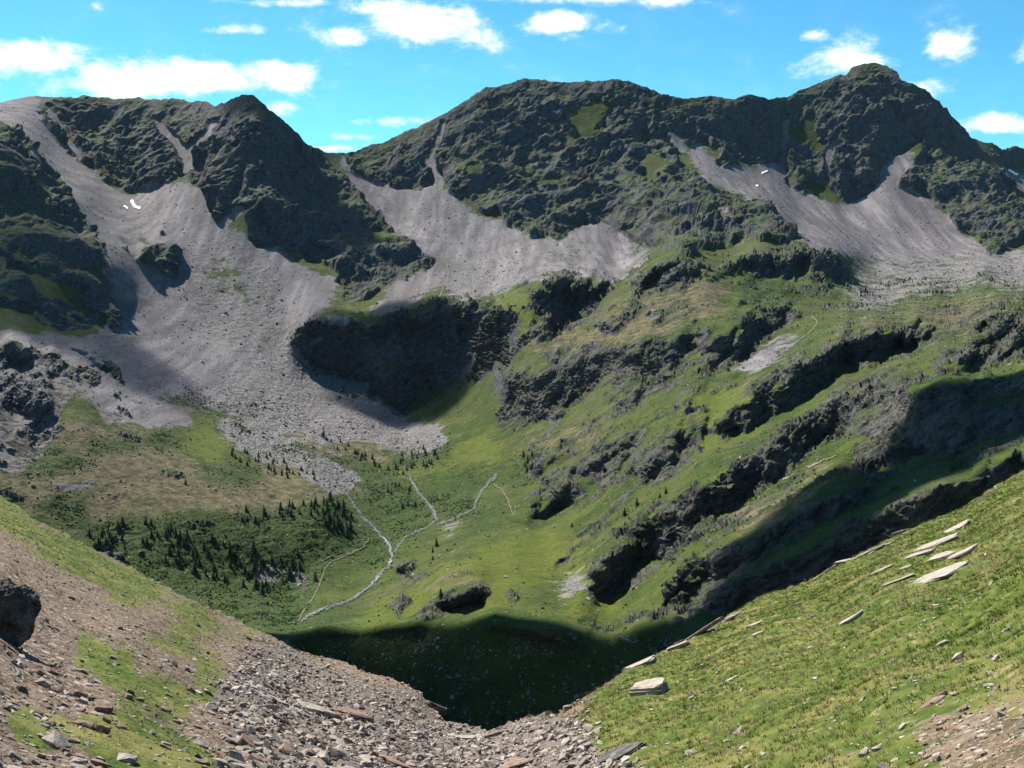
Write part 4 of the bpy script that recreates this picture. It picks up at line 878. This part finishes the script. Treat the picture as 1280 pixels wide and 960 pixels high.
V1, T1 = grass(95000, (1 - leftside) * (1 - ns) * (1 - .85 * sstep(nso + .6 * nzm, .4, .6)) * fade ** 1.15 * sstep(nzm, -.60, -.25), .07, .17, 9)
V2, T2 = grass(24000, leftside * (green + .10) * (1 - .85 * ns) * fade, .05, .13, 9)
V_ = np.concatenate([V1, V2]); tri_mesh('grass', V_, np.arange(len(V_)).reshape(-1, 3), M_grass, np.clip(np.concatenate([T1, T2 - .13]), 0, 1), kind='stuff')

# ------------------------------------------------------------------ boulders strewn over the valley and the screes
M_fars = tinted('valley_boulder', [(.07, .065, .06), (.17, .16, .145), (.36, .34, .31)], noise_scale=.8)
def far_stones(n, weight, smin, smax, power, name):
    row, col = pick(n, h1 + 4, h2 - 4, weight); p, nn_ = surf(row, col); u_ = RNG.uniform(0, 1, n)
    size = smin * (1 - u_ * (1 - (smin / smax) ** power)) ** (-1 / power)
    scatter(name, p, nn_, size, M_fars, RNG.uniform(0, 1, n) ** 1.2, tilt=.3)
clump = samp(blur((fbm(np.stack([GU.ravel() / 40, GV.ravel() / 25, 0 * GU.ravel()], 1), 3) > .1).reshape(GU.shape).astype(float), 3), UR, VR)
rockm = np.clip(gm['far'] + gm['mid'], 0, 1)
far_stones(16000, gm['bould'] * (1 - rockm) * (.4 + clump), 1.0, 6.0, 2.2, 'boulder_field')
far_stones(14000, gm['scree'] * (1 - gm['bould']).clip(0, 1) * (1 - rockm) * (.25 + clump), 1.0, 5.0, 2.4, 'scree_boulders')
far_stones(5200, (1 - rockm) * (1 - gm['scree']) * (.15 + clump) * (VR > 350), .7, 4.0, 2.2, 'meadow_boulders')
far_stones(3000, (gm['heath'] + .3) * (UR < 560) * (VR > 470) * (VR < 700) * (1 - rockm) * (.2 + clump), .7, 3.0, 2.4, 'terrace_boulders')
far_stones(1500, gm['bank'] * (VR > 797) * (.06 + clump), .8, 3.0, 2.0, 'bank_boulders')

M_shrub = tinted('shrub_leaves', [(.014, .030, .007), (.034, .058, .012), (.064, .084, .022)])
SHRUBS = [hull_stone(RNG, z_, 22, False) for z_ in (.5, .65, .8, .6)]
def shrubs(n, weight, smin, smax, name):
    row, col = pick(n, h1 + 4, h2 - 4, weight); p, nn_ = surf(row, col)
    scatter(name, p, nn_ * .3 + np.array([0, 0, .7]), RNG.uniform(smin, smax, n), M_shrub, np.clip(RNG.normal(.45, .22, n), 0, 1), tilt=.15, protos=SHRUBS)
gap = sstep(fbm(flat(P2) / 26, 4, gain=.6), -.12, .18).reshape(NR, NU)
shrubs(12000, gm['lush'] * (.04 + gap ** 2) * (1 - rockm), .9, 2.8, 'alpine_shrubs')
shrubs(5000, (1 - rockm) * (1 - gm['scree']) * (1 - gm['bould']) * gap ** 2 * (VR > 370) * (1 - .7 * gm['mead']), .7, 2.2, 'scattered_shrubs')

# ------------------------------------------------------------------ conifers
def crown_mesh(seed, shape=.30, mat=None):
    rng = np.random.default_rng(seed); V = []; Fc = []
    n = 260
    for i in range(n):
        z = .12 + .88 * rng.uniform(0, 1) ** 1.15; rmax = shape * (1 - z) ** .8 * (1 + .28 * math.sin(z * 21 + seed)) + .012
        a = rng.uniform(0, 6.28); r = rmax * rng.uniform(.25, 1.0) ** .6 * (1 + .18 * math.sin(3 * a + seed)); c = np.array([math.cos(a) * r, math.sin(a) * r, z - .25 * r])
        sz = .055 * (1.25 - z) + .016; out = np.array([math.cos(a), math.sin(a), -.35]); tang = np.array([-math.sin(a), math.cos(a), rng.uniform(-.4, .4)])
        b = len(V); V += [c - out * sz * .8 + [0, 0, .3 * sz], c + tang * sz * .75, c + out * sz * 1.3, c - tang * sz * .75]; Fc.append((b, b + 1, b + 2, b + 3))
    b = len(V)   # leader and inner wood-dark mass
    for k in range(7): V.append(np.array([math.cos(k * .9) * shape * .5, math.sin(k * .9) * shape * .5, .14]))
    V.append(np.array([0, 0, 1.02]))
    for k in range(7): Fc.append((b + k, b + (k + 1) % 7, b + 7))
    me = bpy.data.meshes.new('crown'); me.from_pydata([tuple(v) for v in V], [], Fc); me.materials.append(mat); return me
def foliage(name, c1, c2):
    m, t, b = new_mat(name); p = t.n('ShaderNodeNewGeometry').outputs['Position']; oi = t.n('ShaderNodeObjectInfo').outputs['Random']
    c = t.mix(t.sstep(t.noise(p, .9, 4, .6), .35, .65), c1, c2); c = t.mix(t.math('MULTIPLY', oi, .45), c, (.05, .058, .022)); t.link(c, b.inputs['Base Color']); return m
M_fol = foliage('pine_needles', (.014, .032, .012), (.042, .068, .024)); M_bark = basic('bark', (.05, .035, .025), (.11, .085, .065), 4)
CR = [crown_mesh(s_, sh, M_fol) for s_, sh in ((1, .27), (2, .33), (3, .24), (4, .38))]
tr = bpy.data.meshes.new('trunk'); bm = bmesh.new(); bmesh.ops.create_cone(bm, cap_ends=True, segments=7, radius1=.035, radius2=.008, depth=1.0); bmesh.ops.translate(bm, verts=bm.verts, vec=(0, 0, .44)); bm.to_mesh(tr); bm.free(); tr.materials.append(M_bark)
def pine(u, v, h_px, label, group=None):
    p, n = at(u, v); H = h_px / F * p.y * .84
    e = bpy.data.objects.new('pine_tree', None); COL.objects.link(e); e.location = p + Vector((0, 0, -.02 * H)); e.rotation_euler = (random.uniform(-.05, .05), random.uniform(-.05, .05), random.uniform(0, 6.28)); e.empty_display_size = 1
    wdt = random.uniform(.85, 1.25); e.scale = (H * wdt, H * wdt, H)
    for nm, me in (('crown', random.choice(CR)), ('trunk', tr)):
        o = bpy.data.objects.new(nm, me); COL.objects.link(o); o.parent = e
    tag(e, label, 'conifer', group)
def in_poly(x, y, p):
    r = False
    for (xa, ya), (xb, yb) in zip(p, p[1:] + p[:1]):
        if (ya > y) != (yb > y) and x < (xb - xa) * (y - ya) / (yb - ya) + xa: r = not r
    return r
WOODS = [
    ([(388, 632), (410, 624), (438, 640), (444, 668), (428, 676), (402, 656)], 30, 9, 19, 'dark conifer in the dense stand right beside the left stream', 'conifers of the stand by the stream'),
    ([(215, 668), (300, 680), (385, 690), (395, 728), (330, 745), (250, 720), (180, 690)], 76, 7, 17, 'dark conifer on the shaded shrub slope below the terrace', 'conifers of the shrub slope'),
    ([(95, 660), (200, 650), (235, 680), (160, 695), (110, 680)], 24, 9, 14, 'conifer at the left end of the shrub slope near the scree ridge', 'conifers at the left end of the shrub slope'),
    ([(290, 642), (385, 630), (390, 645), (300, 658)], 16, 8, 14, 'conifer along the brown terrace edge above the shrub slope', 'conifers along the terrace edge'),
    ([(284, 560), (330, 565), (392, 592), (395, 607), (330, 592), (290, 575)], 34, 6, 10, 'small conifer sprinkled on the heath above the terrace, left of the debris strip', 'conifers on the heath'),
    ([(388, 538), (420, 548), (480, 575), (535, 556), (556, 575), (505, 594), (450, 578), (400, 550)], 44, 6, 10, 'small conifer dotted along the pale moraine ridge', 'conifers on the moraine'),
    ([(476, 606), (508, 604), (528, 636), (498, 640)], 9, 7, 10, 'small conifer on the shrubby wedge between the two streams', 'conifers between the streams'),
    ([(648, 572), (665, 566), (668, 590), (650, 600)], 8, 8, 11, 'conifer among the low rocks right of the valley head', 'conifers at the valley head rocks')]
for poly, n, h0_, h1_, lb, gp in WOODS:
    us = [a for a, b in poly]; vs_ = [b for a, b in poly]; pts = []; tries = 0
    while len(pts) < n and tries < 6000:
        tries += 1; x, y = random.uniform(min(us), max(us)), random.uniform(min(vs_), max(vs_))
        if in_poly(x, y, poly) and all((x - a) ** 2 + ((y - b) * 1.6) ** 2 > 9 for a, b in pts): pts.append((x, y))
    for x, y in pts: pine(x, y, random.uniform(h0_, h1_), lb, gp)
for (u, v, h, lb) in [(546, 684, 15, 'tallest lone conifer at the left edge of the bright meadow'), (541, 691, 10, 'smaller conifer just below the tallest lone conifer'), (553, 748, 15, 'lone conifer on top of the dark meadow outcrop'), (541, 700, 8, 'tiny conifer lowest of the three at the meadow edge'), (715, 659, 8, 'small conifer left of the pair on the bright slope'), (750, 663, 9, 'small conifer by itself under the rock ribs'), (780, 644, 14, 'dark conifer on the grass left of the bushy one'), (795, 632, 15, 'broad bushy conifer beside the banded crag'), (832, 617, 12, 'slim conifer right of the middle crag, upper of two'), (824, 622, 10, 'slim conifer right of the middle crag, lower of two'), (818, 631, 6, 'tiny conifer below the two slim ones'), (703, 632, 12, 'conifer in front of the small crag on the meadow'), (756, 590, 12, 'conifer growing on the rib above the meadow'), (908, 658, 10, 'dark conifer right of the big dark cliff'), (920, 648, 7, 'small conifer on the green ramp below the big cliff'), (962, 668, 12, 'bushy conifer by the lower crags near the crest'), (232, 605, 10, 'lone dark conifer on the brown terrace at the left'), (776, 690, 8, 'small conifer at the foot of the dark crag')]: pine(u, v, h, lb)

# ------------------------------------------------------------------ water, paths, snow
def ribbon(name, pts, w0, w1, mat, lift, jag=.35, kind='structure'):
    p = np.array(pts, float)
    for _ in range(3): p = np.concatenate([p[:1], np.stack([.75 * p[:-1] + .25 * p[1:], .25 * p[:-1] + .75 * p[1:]], 1).reshape(-1, 2), p[-1:]])
    seg = np.r_[0, np.cumsum(np.hypot(*np.diff(p, axis=0).T))]; n = max(8, int(seg[-1] / 1.2)); t = np.linspace(0, seg[-1], n)
    u = np.interp(t, seg, p[:, 0]); v = np.interp(t, seg, p[:, 1]); wob_ = fbm(np.stack([t / 7, 0 * t, 0 * t + w0], 1), 3); u = u + 3.4 * wob_; v = v + 2 * fbm(np.stack([t / 9, 0 * t + 3, 0 * t + w0], 1), 3)
    du, dv = np.gradient(u), np.gradient(v); l = np.hypot(du, dv); nx_, ny_ = -dv / l, du / l
    hw = np.linspace(w0, w1, n) * .5; L_ = hw * np.clip(1 + jag * 3 * fbm(np.stack([t / 3, 0 * t + 5, 0 * t + w1], 1), 3), .15, 2.2); R_ = hw * np.clip(1 + jag * 3 * fbm(np.stack([t / 3, 0 * t + 25, 0 * t + w1], 1), 3), .15, 2.2)
    cols = []
    for f in np.linspace(-1, 1, 5):
        ww = np.where(f < 0, L_, R_) * f; q_, nn_ = surf(*grid_at(u + nx_ * ww, v + ny_ * ww * .8, False)); cols.append(q_ + np.array([0, 0, lift]))
    V = np.stack(cols, 1).reshape(-1, 3); idx = np.arange(n * 5).reshape(n, 5)
    o = tri_mesh(name, V, np.stack([idx[:-1, :-1], idx[:-1, 1:], idx[1:, 1:], idx[1:, :-1]], -1).reshape(-1, 4), mat, smooth=True); o['kind'] = kind; return o
M_grav = basic('stream_gravel', (.035, .040, .030), (.12, .117, .108), .35, c3=(.03, .042, .018), bump_d=.5)
M_path = basic('trodden_path', (.075, .068, .045), (.17, .15, .11), .3)
m, t, b = new_mat('stream_water'); n = t.noise(t.n('ShaderNodeNewGeometry').outputs['Position'], .5, 5, .7); t.link(t.mix(t.sstep(n, .48, .62), (.04, .052, .058), (.34, .36, .37)), b.inputs['Base Color']); b.inputs['Roughness'].default_value = .35; b.inputs['Specular IOR Level'].default_value = .5; M_water = m
S1 = [(430, 610), (440, 628), (452, 645), (465, 658), (478, 672), (488, 686), (491, 700), (486, 709)]; S1b = [(472, 722), (462, 735), (448, 745), (438, 753), (410, 761), (390, 768), (376, 777)]
S2 = [(511, 594), (518, 610), (530, 624), (541, 638), (547, 650)]; S3 = [(622, 593), (608, 606), (598, 622), (592, 638)]; S4 = [(1006, 420), (990, 434), (970, 447)]
for pts, a, b_ in ((S1, 2.6, 4.6), (S1b, 4.0, 3.2), (S2, 3.0, 4.2), (S3, 3.6, 2.8), (S4, 2.4, 3), ([(547, 650), (535, 660), (512, 668), (497, 684), (491, 694)], 2.5, 3), ([(592, 638), (570, 648), (547, 658)], 3, 2.5), ([(486, 709), (478, 716), (472, 722)], 5, 5)): ribbon('stream_bed', pts, a, b_, M_grav, .5, .75)
for pts, a, b_ in ((S1, .6, 2.2), (S1b, 2.4, 1.6), (S2, .5, .9), (S3, .5, .7), (S4, .8, 1.0)): ribbon('stream', pts, a, b_, M_water, .9, .9)
for pts, a in (([(617, 605), (627, 612), (634, 622), (637, 634), (643, 645)], 1.6), ([(557, 325), (561, 340), (560, 352), (551, 366), (548, 376)], 2.6), ([(372, 776), (385, 755), (398, 738), (402, 722), (407, 706), (440, 692), (458, 682), (462, 672)], 1.7), ([(400, 700), (430, 694), (450, 686)], 1.5), ([(980, 600), (1010, 586), (1045, 570)], 2.2), ([(1015, 395), (1024, 405), (1008, 418)], 1.8)): ribbon('path', pts, a * .75, a * .6, M_path, .6, .3)
M_snow = basic('old_snow', (.72, .73, .75), (.86, .87, .88), .3, bump_d=.2)
for pts, a, lb in (([(163, 250), (168, 257), (176, 261)], 4.5, 'largest old snow patch at the foot of the left cirque wall'), ([(154, 258), (160, 261)], 2.2, 'small snow streak left of the cirque snow patch'), ([(951, 217), (960, 214)], 2.6, 'upper snow patch in the scree below the middle crest'), ([(944, 232), (948, 233)], 2.6, 'lower snow dot in the scree below the middle crest'), ([(1260, 213), (1267, 216), (1272, 219)], 4, 'snow patch behind the shoulder of the highest peak at the right')):
    o = ribbon('snow_patch', pts, a, a * .8, M_snow, 1.2, .25); del o['kind']; tag(o, lb, 'snow patch')
